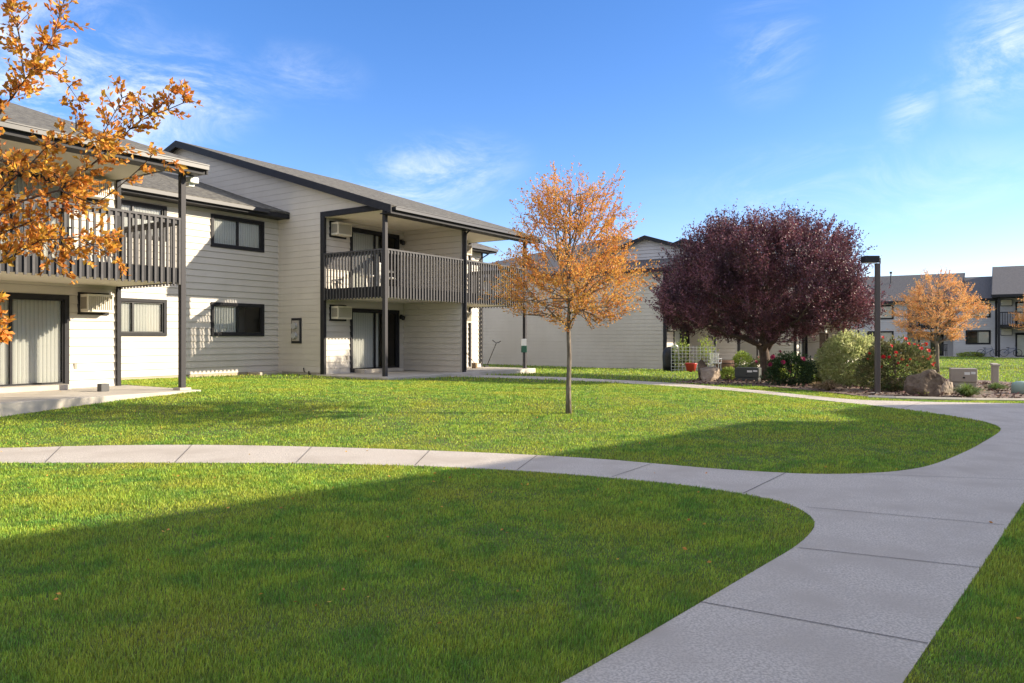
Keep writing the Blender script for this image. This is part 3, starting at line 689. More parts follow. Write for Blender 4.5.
def make_tree(name, base, label, cat, bark, leafm, trunk_pts, trunk_r, limb_n, prof, n_attr, sprouts, spr_len, leaves_per, lsize, lwid, cx=(0, 0),
              up=.55, shell=.35, group=None, zlow=None, upbias=.0, limb_start=(.3, 1.0), squash=(1, 1), noise=.18, shoots=0, shoot_len=.8):
    root = empty(name, base, 0, label, cat, group)
    zs = [p[0] for p in prof]; rs = [p[1] for p in prof]
    ph = [random.uniform(0, 6.28) for _ in range(6)]
    def env(z, th):
        r = np.interp(z, zs, rs, left=0, right=0)
        return r*(1+noise*(np.sin(3*th+ph[0]+z*1.3)*.5+np.sin(5*th+ph[1]-z*2.1)*.35+np.sin(9*th+ph[2]+z*3.7)*.35))
    wood = MB(); wood.tube(trunk_pts, trunk_r, 12)
    # limbs
    nodes = []   # (point, radius)
    tp = [Vector(p) for p in trunk_pts]
    def along(t):
        x = t*(len(tp)-1); i = min(int(x), len(tp)-2); return tp[i].lerp(tp[i+1], x-i), np.interp(x, range(len(trunk_r)), trunk_r)
    for i in range(limb_n):
        t = limb_start[0]+(limb_start[1]-limb_start[0])*(i/(max(1, limb_n-1)))**1.1
        a, r = along(min(t, .995)); th = i*2.4+random.uniform(-.35, .35)
        zt = min(zs[-1]-.2, a.z+(zs[-1]-a.z)*random.uniform(.12, .72)+.15)
        rr_ = env(zt, th)*random.uniform(.62, .9)
        b = Vector((cx[0]+math.cos(th)*rr_*squash[0], cx[1]+math.sin(th)*rr_*squash[1], zt))
        pts = bez(a, b, .08*random.uniform(-1, 1.5), 8, .025)
        r0 = min(r*.62, max(.012, r*.6)); rad = [r0*(1-.8*k/7)+.003 for k in range(8)]
        wood.tube(pts, rad, 6)
        for k in range(2, 8): nodes.append((pts[k], rad[k]))
        for q in range(3):     # secondary limbs
            k = random.randint(2, 6); th2 = th+random.uniform(-1.1, 1.1); z2 = min(zs[-1]-.15, pts[k].z+random.uniform(.1, .9)*(zs[-1]-zs[0])*.25)
            r2 = env(z2, th2)*random.uniform(.6, .93)
            b2_ = Vector((cx[0]+math.cos(th2)*r2*squash[0], cx[1]+math.sin(th2)*r2*squash[1], z2))
            p2 = bez(pts[k], b2_, .05, 6, .03); ra = [rad[k]*.7*(1-.8*j/5)+.0025 for j in range(6)]
            wood.tube(p2, ra, 5)
            for j in range(1, 6): nodes.append((p2[j], ra[j]))
    for k in range(int(len(tp)*.6), len(tp)): nodes.append((tp[k], .01))
    NP = np.array([tuple(n_[0]) for n_ in nodes]); 
    LP = []; LD = []
    c = 0
    while c < n_attr:
        z = random.uniform(zs[0], zs[-1]); rm = max(rs)*1.25
        x = random.uniform(-rm, rm); y = random.uniform(-rm, rm); th = math.atan2(y, x); r = math.hypot(x, y); e = env(z, th)
        if r > e: continue
        depth = r/max(e, .01); zrel = (z-zs[0])/(zs[-1]-zs[0])
        if random.random() > shell+(1-shell)*max(depth**2, zrel**2.2): continue
        c += 1
        p = np.array([cx[0]+x*squash[0], cx[1]+y*squash[1], z])
        dd = np.linalg.norm(NP-p, axis=1)+np.maximum(0, NP[:, 2]-z)*1.2; j = int(dd.argmin())
        a = Vector(NP[j]); bb = Vector(p); pt = bez(a, bb, -.05, 5, .04)
        wood.tube(pt, [min(nodes[j][1], .012)*(1-.75*k/4)+.0015 for k in range(5)], 4, False)
        out = np.array([x, y, 0.0])/max(r, .05)
        for s_ in range(sprouts):
            d = out*random.uniform(.2, 1.0)*(1-upbias)+np.array([random.uniform(-.6, .6), random.uniform(-.6, .6), up*random.uniform(.2, 1.5)])
            d /= np.linalg.norm(d); t0 = random.uniform(.35, 1); st = np.array(pt[4])*t0+np.array(pt[2])*(1-t0)
            ln = spr_len*random.uniform(.5, 1.25); en = st+d*ln
            if s_ % 2 == 0: wood.tube([st, en], [.0035, .0015], 3, False)
            k = int(leaves_per*random.uniform(.6, 1.3)); tt = RNG.uniform(.05, 1.05, (k, 1))
            LP.append(st+d*ln*tt+RNG.normal(0, lsize*.35, (k, 3))); LD.append(np.repeat(d[None], k, 0)*.8+RNG.normal(0, .5, (k, 3)))
    for q in range(shoots):      # long ragged shoots that break the outline
        z = zs[0]+(zs[-1]-zs[0])*random.uniform(.30, .93); th = random.uniform(0, 2*PI); e = float(env(z, th))*random.uniform(.75, .95)
        st = np.array([cx[0]+math.cos(th)*e*squash[0], cx[1]+math.sin(th)*e*squash[1], z]); f_ = (z-zs[0])/(zs[-1]-zs[0])
        d = np.array([math.cos(th)*(1.05-.7*f_)+random.uniform(-.25, .25), math.sin(th)*(1.05-.7*f_)+random.uniform(-.25, .25), .35+1.1*f_]); d /= np.linalg.norm(d)
        ln = shoot_len*random.uniform(.5, 1.2); md = st+d*ln*.5+np.array([0, 0, .04*ln]); en = st+d*ln
        wood.tube([st-d*ln*.5, st, md, en], [.007, .005, .003, .0015], 4, False)
        for w_ in range(3):
            k = int(leaves_per*1.1); tt = RNG.uniform(-.2, 1.02, (k, 1)); LP.append(st+d*ln*tt+RNG.normal(0, lsize*.55, (k, 3))*(1.25-tt)); LD.append(np.repeat(d[None], k, 0)+RNG.normal(0, .45, (k, 3)))
    wood.build('trunk', bark, root, smooth=True)
    P = np.concatenate(LP); D = np.concatenate(LD); Vv, Ff_ = leaf_quads(P, D, lsize, lwid)
    npmesh('crown', Vv, Ff_, leafm, root)
    return root
# young orange tree on the lawn
bp = G(568.5, 414)
make_tree('lawn_tree', bp, 'slim young tree with rusty orange leaves standing alone mid-lawn before the beige building', 'tree', BARK, LEAFO,
          [(0,0,-.05),(.0,.0,.5),(.015,.0,1.1),(0,.01,1.65),(.02,0,2.2),(-.02,.02,2.8),(.03,0,3.4),(.02,0,3.8),(.05,0,4.3)],
          [.062,.048,.043,.040,.032,.026,.019,.012,.006], 22,
          [(1.5,.15),(1.65,.60),(1.95,1.05),(2.3,1.40),(2.6,1.22),(3.0,.92),(3.5,.82),(3.95,.76),(4.2,.5),(4.4,.2)], 210, 6, .50, 17, .052, .45,
          cx=(.10, 0), up=.55, shell=.55, limb_start=(.36, .97), noise=.4, squash=(1.0, 1.0), shoots=95, shoot_len=.62)
# plum tree
bp2 = G(765, 381.5)
make_tree('plum_tree', bp2, 'broad round purple-leaved plum tree with short dark trunk beside the rose bushes', 'tree', BARKD, LEAFP,
          [(0.05,0,-.1),(.02,0,.3),(.0,0,.75),(-.05,0,1.1),(-.02,.05,1.6),(0,0,2.4),(.1,0,3.4)], [.24,.18,.165,.16,.12,.08,.04], 17,
          [(1.15,.9),(1.35,2.0),(1.7,2.8),(2.2,3.15),(2.9,3.15),(3.6,3.0),(4.1,2.7),(4.55,2.35),(4.95,1.9),(5.2,1.3)], 850, 9, .80, 20, .078, .5,
          cx=(-.08, 0), up=1.5, shell=.2, limb_start=(.42, .95), noise=.26, shoots=330, shoot_len=.8)
# far golden tree
bp3 = G(937, 373)
make_tree('golden_tree', bp3, 'rounded golden orange tree on the far lawn right of the lamp post', 'tree', BARK, LEAFG,
          [(0,0,-.1),(0,0,.6),(.0,0,1.3),(-.1,0,1.8),(.05,0,2.4),(0,0,3.1),(.1,0,3.8),(.1,0,4.5)], [.13,.10,.09,.07,.06,.04,.025,.01], 22,
          [(1.45,.5),(1.75,1.2),(2.1,1.68),(2.6,1.82),(3.2,1.7),(3.7,1.35),(4.2,.95),(4.55,.5),(4.8,.15)], 230, 6, .55, 15, .075, .42,
          up=.35, shell=.5, limb_start=(.3, .97), noise=.3, squash=(.95, .95), shoots=90, shoot_len=.65)
# sprig of another tree at the right edge
bp4 = (31.4, 42.5, float(T(31.4, 42.5)))
make_tree('golden_tree', bp4, 'golden tree cut off by the right edge of the view, one low branch tip showing', 'tree', BARK, LEAFG,
          [(0,0,-.1),(0,0,.8),(.0,0,1.5),(0,0,3.0),(.1,0,5.0)], [.12,.10,.08,.05,.01], 16,
          [(1.5,.6),(2.2,1.5),(3.0,1.85),(4.0,1.5),(5.4,.3)], 260, 6, .5, 10, .10, .45, up=.3, shell=.5, limb_start=(.3, .97))

# near amber tree at the left edge: trunk out of view, boughs reaching into the picture
def at(px, py, Y): return Vector(((px-512)/FPX*Y, Y, EYE+(CY-py)/FPX*Y))
tb = Vector((-4.75, 4.7, 0)); root = empty('amber_tree', tb, 0, 'near amber-leaved tree whose boughs reach in from the left edge before the balcony', 'tree')
wood = MB(); LP = []; LD = []
tr = [(0,0,-.1),(.02,0,.7),(0,.02,1.3),(.03,0,1.9),(.0,.03,2.6),(.05,0,3.3),(.1,0,4.2)]
wood.tube(tr, [.07,.058,.052,.048,.04,.03,.012], 12)
def bough(pts, r0, den=1.0, tw=.16):
    P = [Vector(p)-tb for p in pts]
    # densify
    Q = []
    for a, b in zip(P[:-1], P[1:]):
        n = max(2, int((b-a).length/.09))
        for i in range(n): Q.append(a.lerp(b, i/n)+Vector([random.uniform(-1, 1)*.006 for _ in range(3)]))
    Q.append(P[-1]); N_ = len(Q)
    wood.tube(Q, [r0*.6*(1-.85*i/(N_-1))+.0016 for i in range(N_)], 6)
    for i in range(1, N_):
        d = (Q[i]-Q[i-1]).normalized(); t = i/N_
        for _ in range(int(den*random.uniform(1.6, 4.2)+.5)):
            sd_ = Vector([random.gauss(0, 1) for _ in range(3)]); sd_ = (sd_-d*sd_.dot(d)*.6).normalized()
            e = Q[i]+(d*.7+sd_*.8+Vector((0, 0, .15))).normalized()*tw*random.uniform(.35, 1.2)
            wood.tube([Q[i], Q[i].lerp(e, .5)+Vector((0, 0, .008)), e], [.0028, .002, .001], 4, False)
            k = random.randint(8, 14); tt = np.linspace(.2, 1.05, k)[:, None]
            LP.append(np.array(Q[i])*(1-tt)+np.array(e)*tt+RNG.normal(0, .010, (k, 3)))
            LD.append(np.repeat(np.array((e-Q[i]).normalized())[None], k, 0)+RNG.normal(0, .6, (k, 3)))
T0 = lambda z: tb+Vector((.03, .01, z))
bough([T0(1.9), at(-40,262,4.8), at(10,205,4.9), at(60,190,4.9), at(110,150,4.95), at(140,120,5.0), at(183,103,5.0)], .016, 1.5, .17)
bough([at(60,190,4.9), at(95,205,4.8), at(125,182,4.8), at(150,158,4.7), at(172,160,4.7)], .006, .6, .08)
bough([T0(2.3), at(-30,150,4.6), at(10,100,4.6), at(40,60,4.7), at(60,20,4.7), at(70,-20,4.7)], .014, 1.6, .16)
bough([at(10,100,4.6), at(35,68,4.5), at(58,72,4.5), at(78,100,4.5)], .005, 1.0, .08)
bough([at(25,80,4.65), at(20,40,4.7), at(8,0,4.8)], .006, 1.4, .14)
bough([T0(1.6), at(-60,290,4.7), at(0,262,4.7), at(40,240,4.7), at(80,236,4.7), at(118,262,4.7)], .012, .7, .10)
bough([T0(2.1), at(-40,230,4.4), at(5,185,4.4), at(45,150,4.4), at(75,130,4.45), at(100,140,4.5), at(122,98,4.5)], .012, 1.5, .14)
bough([T0(1.8), at(-40,240,5.1), at(10,230,5.1), at(50,215,5.1), at(75,205,5.1), at(85,190,5.1)], .010, 1.3, .14)
bough([T0(1.7), at(-40,255,4.9), at(0,235,4.9), at(30,222,4.9), at(55,262,4.8)], .009, 1.3, .15)
bough([T0(1.5), at(-50,320,4.5), at(-6,300,4.5), at(0,322,4.5), at(2,335,4.5)], .006, .8, .05)
bough([T0(2.0), at(-50,190,5.0), at(0,160,5.0), at(40,170,5.0), at(65,180,5.0)], .009, 1.7, .15)
bough([at(140,120,5.0), at(155,112,5.0), at(172,92,5.0)], .004, .8, .08)
bough([at(0,262,4.7), at(15,250,4.8), at(45,238,4.9), at(75,250,4.9), at(100,240,4.9)], .005, 1.6, .12)
for i in range(16):      # rest of the crown, left of the view
    th = PI+random.uniform(-1.5, 1.5) if i < 12 else random.uniform(-2.4, -1.5); a = T0(random.uniform(1.5, 3.3)); r = random.uniform(.8, 1.5)
    b = a+Vector((math.cos(th)*r, math.sin(th)*r*.8, random.uniform(.3, 1.0)))
    if b.y > .3 and (b.x+.25)/b.y > -.75: continue
    bough([a, a.lerp(b, .5)+Vector((0, 0, -.05)), b], .012, 1.4, .2)
wood.build('trunk', BARKD, root, smooth=True)
P = np.concatenate(LP); D = np.concatenate(LD); Vv, Ff_ = leaf_quads(P, D, .043, .60, .22); npmesh('crown', Vv, Ff_, LEAFY, root)

# ------------------------------------------------------------------ shrubs
def shrub(name, base, label, cat, rx, ry, h, n, lsize, leafm, wid=.55, group=None, z0=.0, flowers=0, fm=None, fsize=.05, noise=.2, ftop=True):
    root = empty(name, base, 0, label, cat, group); n = int(n*1.7); lsize *= 1.15
    ph = [random.uniform(0, 6.28) for _ in range(4)]
    v = RNG.normal(0, 1, (n, 3)); v /= np.linalg.norm(v, axis=1)[:, None]; 
    th = np.arctan2(v[:, 1], v[:, 0]); el = v[:, 2]
    k = 1+noise*(np.sin(3*th+ph[0]+4*el)*.5+np.sin(7*th+ph[1]+6*el)*.4+np.sin(13*th+ph[2]+9*el)*.35)
    rr_ = (RNG.uniform(.35, 1, n)**.5)*k
    P = np.stack([v[:, 0]*rr_*rx, v[:, 1]*rr_*ry, z0+h*.46+v[:, 2]*rr_*h*.54], 1)
    sq = 1+.16*np.clip(1-P[:, 2]/(h*.5), 0, 1); P[:, 0] *= sq; P[:, 1] *= sq; P[:, 2] = np.maximum(P[:, 2], RNG.uniform(.02, .12, n))
    D = v+np.array([0, 0, .5]); Vv, Ff_ = leaf_quads(P, D, lsize, wid); npmesh('foliage', Vv, Ff_, leafm, root)
    m = MB()
    for i in range(14):
        q = P[random.randrange(n)]; m.tube([(random.uniform(-.1, .1)*rx, random.uniform(-.1, .1), -.05), tuple(q*.5), tuple(q)], [.014, .01, .004], 5, False)
    m.build('stem', BARKD, root)
    if flowers:
        fmesh = MB()
        for i in range(4):
            prof = []
            for k_ in range(7):
                a = 2*PI*k_/7+i*.4; r = 1-.22*i
                fmesh.add([(0, 0, .1*i), (math.cos(a-.35)*r*.7, math.sin(a-.35)*r*.7, .25+.2*i), (math.cos(a)*r, math.sin(a)*r, .3+.25*i), (math.cos(a+.35)*r*.7, math.sin(a+.35)*r*.7, .25+.2*i)], [(0, 1, 2, 3)])
        first = None; c = 0
        while c < flowers:
            i = random.randrange(n); q = P[i]
            if rr_[i] < .9 or q[1] > .1*ry or q[2] < h*.4: continue
            if first is None: first = fmesh.build('blossom', fm, root); o = first
            else: o = first.copy(); COL.objects.link(o); o.parent = root
            o.location = tuple(q*1.05); s = fsize*random.uniform(.6, 1.5); o.scale = (s, s, s); o.rotation_euler = (random.uniform(.3, 1.4), 0, random.uniform(-1, 1)); c += 1
    return root
def at_ground(px, py): return G(px, py, .02)
shrub('pale_shrub', at_ground(851, 386.5), 'large rounded pale green shrub left of the lamp post', 'shrub', .98, .8, 1.62, 9000, .075, SHG, noise=.14)
shrub('rose_bush', at_ground(896, 392), 'tall red-flowering rose bush behind the lamp post', 'rose bush', .98, .7, 1.42, 7500, .06, SHR, flowers=30, fm=RED, fsize=.05, noise=.2)
shrub('rose_bush', at_ground(790, 386), 'low dark green rose bush with a magenta bloom right of the plum trunk', 'rose bush', .72, .5, .98, 4200, .055, SHD, flowers=6, fm=PINK, fsize=.07)
shrub('lime_shrub', at_ground(819, 385), 'small lime green shrub between the dark rose bush and pale shrub', 'shrub', .5, .4, .68, 2200, .06, SHY)
shrub('lime_shrub', at_ground(775, 380), 'small yellow-green shrub peeking out just right of the plum trunk', 'shrub', .35, .3, .5, 1000, .06, SHY)
shrub('lime_shrub', at_ground(729, 380.5), 'tiny yellow-green shrub between the split boulder and dark utility box', 'shrub', .30, .25, .42, 800, .05, SHY)
shrub('flowering_shrub', at_ground(921, 397), 'small yellowing flowering plant at the foot of the big boulder', 'plant', .22, .2, .22, 400, .045, SHY)
shrub('rose_bush', (10.9, 31.5, float(T(10.9, 31.5))), 'pinkish bush behind the plum trunk in front of the porch', 'rose bush', .9, .5, .75, 2400, .06, SHR, flowers=8, fm=PINK, fsize=.07)
def tuft(name, base, label, n, ln, m_, spread=.5):
    P = []; F_ = []; 
    for i in range(n):
        th = random.uniform(0, 6.28); r = random.uniform(0, .16)*ln; lean = random.uniform(.05, 1)**.6*spread*1.5; l = ln*random.uniform(.45, 1.2); w = .006
        b = np.array([math.cos(th)*r, math.sin(th)*r, 0]); s = np.array([-math.sin(th), math.cos(th), 0])*w
        o_ = np.array([math.cos(th), math.sin(th), 0]); m1 = b+o_*l*lean*.5+np.array([0, 0, l*(.72-.22*lean)]); t = b+o_*l*lean*1.05+np.array([0, 0, max(.02, l*(1.0-lean*.62))])
        k = len(P); P += [b-s, b+s, m1+s, m1-s, t]; F_ += [(k, k+1, k+2, k+3), (k+3, k+2, k+4)]
    m = MB(); m.v = [tuple(p) for p in P]; m.f = F_; o = m.build(name, m_); o.location = base; tag(o, label, 'ornamental grass'); return o
tuft('sedge_tuft', at_ground(967, 398), 'bright green arching grass clump in front of the tan utility cabinet', 900, .42, TUFT, .85)
tuft('sedge_tuft', at_ground(996, 391), 'yellowish low grass clump at the foot of the slim pedestal', 600, .30, TUFT, .95)
tuft('dry_grass_tuft', at_ground(829, 391.5), 'dry reddish brown grass clump in the mulch before the lime shrub', 700, .36, DRYG, .95)
tuft('dry_grass_tuft', at_ground(817, 389), 'small dry grass clump left of the bigger brown one', 350, .26, DRYG, .95)

# ------------------------------------------------------------------ boulders, boxes, lamp
def boulder(base, sx, sy, sz, label, m_, seed, flat=.0):
    bm = bmesh.new(); bmesh.ops.create_icosphere(bm, subdivisions=4, radius=1); r = random.Random(seed)
    pl = [(Vector((r.gauss(0, 1), r.gauss(0, 1), r.gauss(0, .8))).normalized(), r.uniform(.45, .8)) for _ in range(13)]
    for v in bm.verts:
        for nn, dd in pl:
            k = v.co.dot(nn)
            if k > dd: v.co -= nn*(k-dd)*.95
        v.co += v.co.normalized()*(.10*mnoise.noise(v.co*2.1+Vector((seed, 0, 0)))+.05*mnoise.noise(v.co*6+Vector((0, seed, 0)))+.03*mnoise.noise(v.co*14))
        v.co = Vector((v.co.x*sx, v.co.y*sy, (v.co.z+.45)*sz))
    me = bpy.data.meshes.new('boulder'); bm.to_mesh(me); bm.free(); me.materials.append(m_)
    o = bpy.data.objects.new('boulder', me); COL.objects.link(o); o.location = base; return tag(o, label, 'boulder')
boulder(at_ground(925, 397), .50, .42, .50, 'big brown angular boulder at the foot of the red rose bush', ROCK, 3)
boulder(at_ground(945, 395.5), .28, .3, .36, 'smaller tan boulder leaning against the right of the big boulder', ROCKP, 9)
boulder(at_ground(711, 381.5), .50, .42, .42, 'pale pinkish split boulder left of the dark utility box', ROCKP, 5)
boulder(at_ground(703, 380.6), .30, .30, .46, 'dark upright boulder touching the pale split boulder', ROCK, 12)
def cabinet(base, w, d, h, m_, label, rz=0, name='utility_cabinet', sticker=True):
    root = empty(name, base, rz, label, 'utility box')
    m = MB(); m.box(-w/2, w/2, -d/2, d/2, -.05, h*.30); m.build('base', m_, root, bevel=.01)
    m = MB(); m.box(-w/2-.02, w/2+.02, -d/2-.02, d/2+.02, h*.31, h); m.build('lid', m_, root, bevel=.02)
    m = MB(); m.box(-.03, .03, -d/2-.035, -d/2-.021, h*.5, h*.58); m.build('latch', DARKM, root)
    if sticker: m = MB(); m.box(w*.02, w*.24, -d/2-.024, -d/2-.0205, h*.68, h*.82); m.box(w*.28, w*.46, -d/2-.024, -d/2-.0205, h*.72, h*.84); m.build('sticker', WHITE, root)
    return root
cabinet(at_ground(963, 388.5), .66, .42, .60, UTIL, 'tan ground utility cabinet with white stickers right of the golden tree trunk', -.45)
cabinet(at_ground(748, 382), .74, .42, .46, UTILG, 'dark green-grey utility box beside the plum tree trunk', -.5)
m = MB(); m.box(-.09, .09, -.07, .07, -.05, .66); pr = m.build('pedestal_post', UTIL, None, bevel=.015); pr.location = at_ground(995, 386.8); tag(pr, 'slim tan utility pedestal with sloped cap right of the tan cabinet', 'utility pedestal')
m = MB(); m.slab([(-.11, -.09, .70), (.11, -.09, .70), (.11, .09, .74), (-.11, .09, .74)], .06); m.build('cap', UTIL, pr)
m = MB(); m.lathe((0, 0, 0), [(.25, -.05), (.25, .22), (.22, .30), (.12, .34), (.02, .35)], 20); o = m.build('irrigation_dome', mat('pale_green_plastic', (.30, .40, .34), .5), None, True); o.location = at_ground(1022, 394.5); tag(o, 'pale green rounded utility dome in the mulch at the right edge', 'utility dome')
lp = at_ground(877.5, 394.5); lamp = empty('lamp_post', lp, 0, 'square dark lamp post with a boxy head standing before the rose bush', 'lamp post')
m = MB(); m.box(-.055, .055, -.055, .055, .02, 3.42); m.build('post', mat('lamp_post_paint', (.10, .085, .08), .45), lamp, bevel=.008)
m = MB(); m.box(-.14, .14, -.14, .14, -.04, .03); m.build('base_plate', CONC, lamp, bevel=.01)
m = MB(); m.box(-.38, .0, -.14, .14, 3.44, 3.61); m.box(.001, .07, -.05, .05, 3.44, 3.56); hd = m.build('lamp_head', DARKM, lamp, bevel=.015)
m = MB(); m.box(-.34, -.05, -.11, .11, 3.425, 3.439); m.build('lens', mat('lamp_lens', (.7, .7, .68), .2), hd)

# ------------------------------------------------------------------ small things on the porches (building frame coordinates)
def loc(o, a, b, z): p = o+U*a+WV*b; return (p.x, p.y, z)
o = MB().box(-.09, .09, -.09, .09, 0, .17).build('planter_cube', mat('dark_grey_block', (.10, .10, .10), .8), None, bevel=.01)
o.location = G(53, 389.5, 0)+Vector((0, .4, 0)); o.location.z = F0+.0; o.rotation_euler.z = ROT
o.location = loc(P0, -7.9, 1.0, F0); tag(o, 'small dark grey block on the left patio before the sliding door', 'block')
o = MB().box(-.12, .12, -.06, .06, 0, .07).build('brick', mat('brick_clay', (.34, .15, .07), .9), None, bevel=.006); o.location = G(3, 404.5); o.rotation_euler.z = .5; tag(o, 'loose orange brick at the left edge of the lawn', 'brick')
o.location.z = float(T(o.location.x, o.location.y))+.01
# garden tool with forked grip leaning on the far side of the right patio
root = empty('garden_tool', loc(P0, 8.0, 1.55, F0), ROT, 'dark garden tool with a forked grip leaning at the far end of the patio', 'tool')
root.location = loc(P0, 7.95, 1.9, F0)
m = MB(); m.tube([(0, 0, 0), (.28, -.30, .98)], .016, 8); m.build('handle', DARKM, root)
m = MB(); m.tube([(.20, -.16, 1.10), (.24, -.24, 1.02), (.28, -.30, .98), (.36, -.36, 1.0), (.42, -.42, 1.06)], .017, 8); m.build('grip', DARKM, root)
m = MB(); m.box(-.12, .12, -.03, .03, 0, .06); m.build('foot', DARKM, root)
root = empty('broom', loc(P0, 6.6, 1.5, F0), ROT, 'thin wooden broom leaning on the white wall behind the downspout', 'broom')
m = MB(); m.tube([(0, 0, .2), (-.05, 1.1, 1.35)], .013, 8); m.build('handle', mat('broom_wood', (.25, .13, .08), .6), root)
m = MB(); m.slab([(-.13, -.04, .22), (.13, -.04, .22), (.13, .04, .22), (-.13, .04, .22)], .21); m.build('brush', DRYG, root)
# dispenser station by the far post
root = empty('bag_dispenser', loc(P0, 7.55, -.35, F0), ROT-.9, 'green and white bag dispenser on a slim post by the last porch post', 'dispenser')
root.location = loc(P0, 7.62, -.12, F0)
m = MB(); m.box(-.025, .025, -.02, .02, 0, .62); m.build('post', GUT, root)
m = MB(); m.box(-.11, .11, -.07, .07, .62, .88); m.build('box', mat('dispenser_green', (.03, .11, .07), .5), root, bevel=.01)
m = MB(); m.box(-.10, .10, -.03, .03, .885, 1.15); m.build('sign', WHITE, root)
# chair and low table on the middle balcony
def chair(base, rz, label, m_, cat='chair', group=None, sc=1.0):
    root = empty('patio_chair', base, rz, label, cat, group); root.scale = (sc,)*3
    m = MB(); m.box(-.24, .24, -.22, .24, .40, .44); m.build('seat', m_, root, bevel=.015)
    m = MB(); m.slab([(-.24, .22, .92), (.24, .22, .92), (.24, .26, .93), (-.24, .26, .93)], .04)
    for i in range(6): m.box(-.22+i*.08, -.18+i*.08, .225, .255, .43, .9)
    m.build('backrest', m_, root)
    for sx in (-.21, .21):
        for sy in (-.19, .21): m = MB(); m.tube([(sx, sy, 0), (sx*.95, sy*.95, .41)], .018, 8); m.build('leg', m_, root)
        m = MB(); m.tube([(sx*1.1, .23, .64), (sx*1.1, -.2, .64), (sx*1.05, -.2, .42)], .016, 8); m.build('armrest', m_, root)
    return root
chair(loc(P0, 1.5, 1.3, F1), ROT+.5, 'white plastic chair on the middle upper balcony behind the side railing', WHITE)
root = empty('side_table', loc(P0, .75, 1.5, F1), ROT, 'low white table beside the chair on the middle upper balcony', 'table')
m = MB(); m.lathe((0, 0, 0), [(.27, .43), (.28, .445), (.28, .465), (.27, .475)], 24); m.build('table_top', WHITE, root)
for k in range(4): m = MB(); m.tube([(math.cos(k*PI/2+.7)*.2, math.sin(k*PI/2+.7)*.2, 0), (math.cos(k*PI/2+.7)*.15, math.sin(k*PI/2+.7)*.15, .43)], .015, 8); m.build('leg', WHITE, root)
chair(loc(P0, -8.5, 1.6, F1), ROT-.5, 'dark chair on the left upper balcony behind the balusters', DARKM)

# porch of the building behind the plum tree
FZ = F0-.22
def loc1(a, b, z): return loc(P1, a, b, z)
def front(px, Y): return Vector(((px-512)/FPX*Y, Y, float(T((px-512)/FPX*Y, Y))))
root = empty('covered_grill', front(670.5, 36.6), ROT, 'barbecue under a black cover at the corner of the shaded side wall', 'barbecue')
m = MB(); m.lathe((0, 0, 0), [(.36, .0), (.38, .3), (.40, .75), (.38, .95), (.28, 1.12), (.12, 1.2), (.02, 1.21)], 18)
for i, v in enumerate(m.v): m.v[i] = (v[0]*(1+.06*math.sin(9*math.atan2(v[1], v[0]))), v[1]*(1+.06*math.sin(9*math.atan2(v[1], v[0]))), v[2])
m.build('cover', mat('black_cover', (.012, .012, .014), .5), root, smooth=True)
m = MB(); m.tube([(.1, -.2, 1.12), (.1, -.2, 1.30)], .14, 12); m.build('white_bag', WHITE, root, smooth=True)
root = empty('trellis', front(693, 35.9), -.05, 'white lattice trellis panel with climbing yellow-green plants on the porch edge', 'trellis')
m = MB()
for i in range(13): m.box(-1.05+i*.175, -1.034+i*.175, -.015, .015, 0, 1.25)
for i in range(8): m.box(-1.06, 1.09, -.025, -.0155, .08+i*.155, .096+i*.155)
m.build('lattice', WHITE, root)
for k, (x, h_) in enumerate(((-.55, 1.55), (.62, 1.6))):
    r = shrub('climbing_plant', front(693+x*20, 36.1), ('left' if k == 0 else 'right')+' climbing yellow-green plant of the two on the white trellis', 'plant', .40, .18, h_, 420, .09, SHY, noise=.5)
m = MB(); m.lathe((0, 0, 0), [(.20, 0), (.28, .38), (.30, .42), (.27, .42), (.25, .36)], 18); o = m.build('flower_pot', mat('red_glaze', (.45, .05, .04), .3), None, True); o.location = front(691, 35.3); tag(o, 'red flower pot at the foot of the white trellis', 'flower pot')
root = empty('barrel_planter', front(725, 37.0), 0, 'wooden half barrel planter right of the porch post', 'planter')
m = MB(); m.lathe((0, 0, 0), [(.36, 0), (.46, .28), (.44, .55), (.40, .55), (.38, .48)], 20); m.build('barrel', mat('barrel_wood', (.22, .12, .07), .8), root, True)
m = MB()
for z in (.12, .42): m.tube([(math.cos(t*PI/10)*(.415+.055*(z > .3)), math.sin(t*PI/10)*(.415+.055*(z > .3)), z) for t in range(21)], .014, 5)
m.build('hoop', DARKM, root)
chair(front(715.5, 36.0), 2.6, 'white chair on the porch edge left of the barrel planter', WHITE)
shrub('potted_plant', front(742, 37.2), 'leafy green potted plant between the barrel planter and plum trunk', 'plant', .5, .4, .95, 1000, .09, SHY)
m = MB(); m.lathe((0, 0, 0), [(.2, 0), (.24, .3), (.24, .32), (.2, .32)], 16); m.build('pot', WHITE, bpy.data.objects[-1] if False else [x for x in bpy.data.objects if x.name.startswith('potted_plant')][0])
# third building porch
root = empty('storage_shelf', loc(P2, 1.6, 1.2, F0-.25), ROT, 'dark shelf with a white box on the far porch seen right of the plum trunk', 'shelf')
m = MB()
for z in (.3, .8, 1.3, 1.75): m.box(-.5, .5, -.2, .2, z, z+.03)
m.build('shelf', BARKD, root)
for x in (-.48, .48):
    m = MB(); m.box(x-.02, x+.02, -.2, .2, 0, 1.78); m.build('side_panel', BARKD, root)
o = MB().box(-.22, .22, -.15, .15, 0, .3).build('storage_box', WHITE, None, bevel=.01); o.location = loc(P2, 1.6, 1.2, F0-.25+1.782); o.rotation_euler.z = ROT; tag(o, 'white box resting on top of the dark porch shelf', 'box')
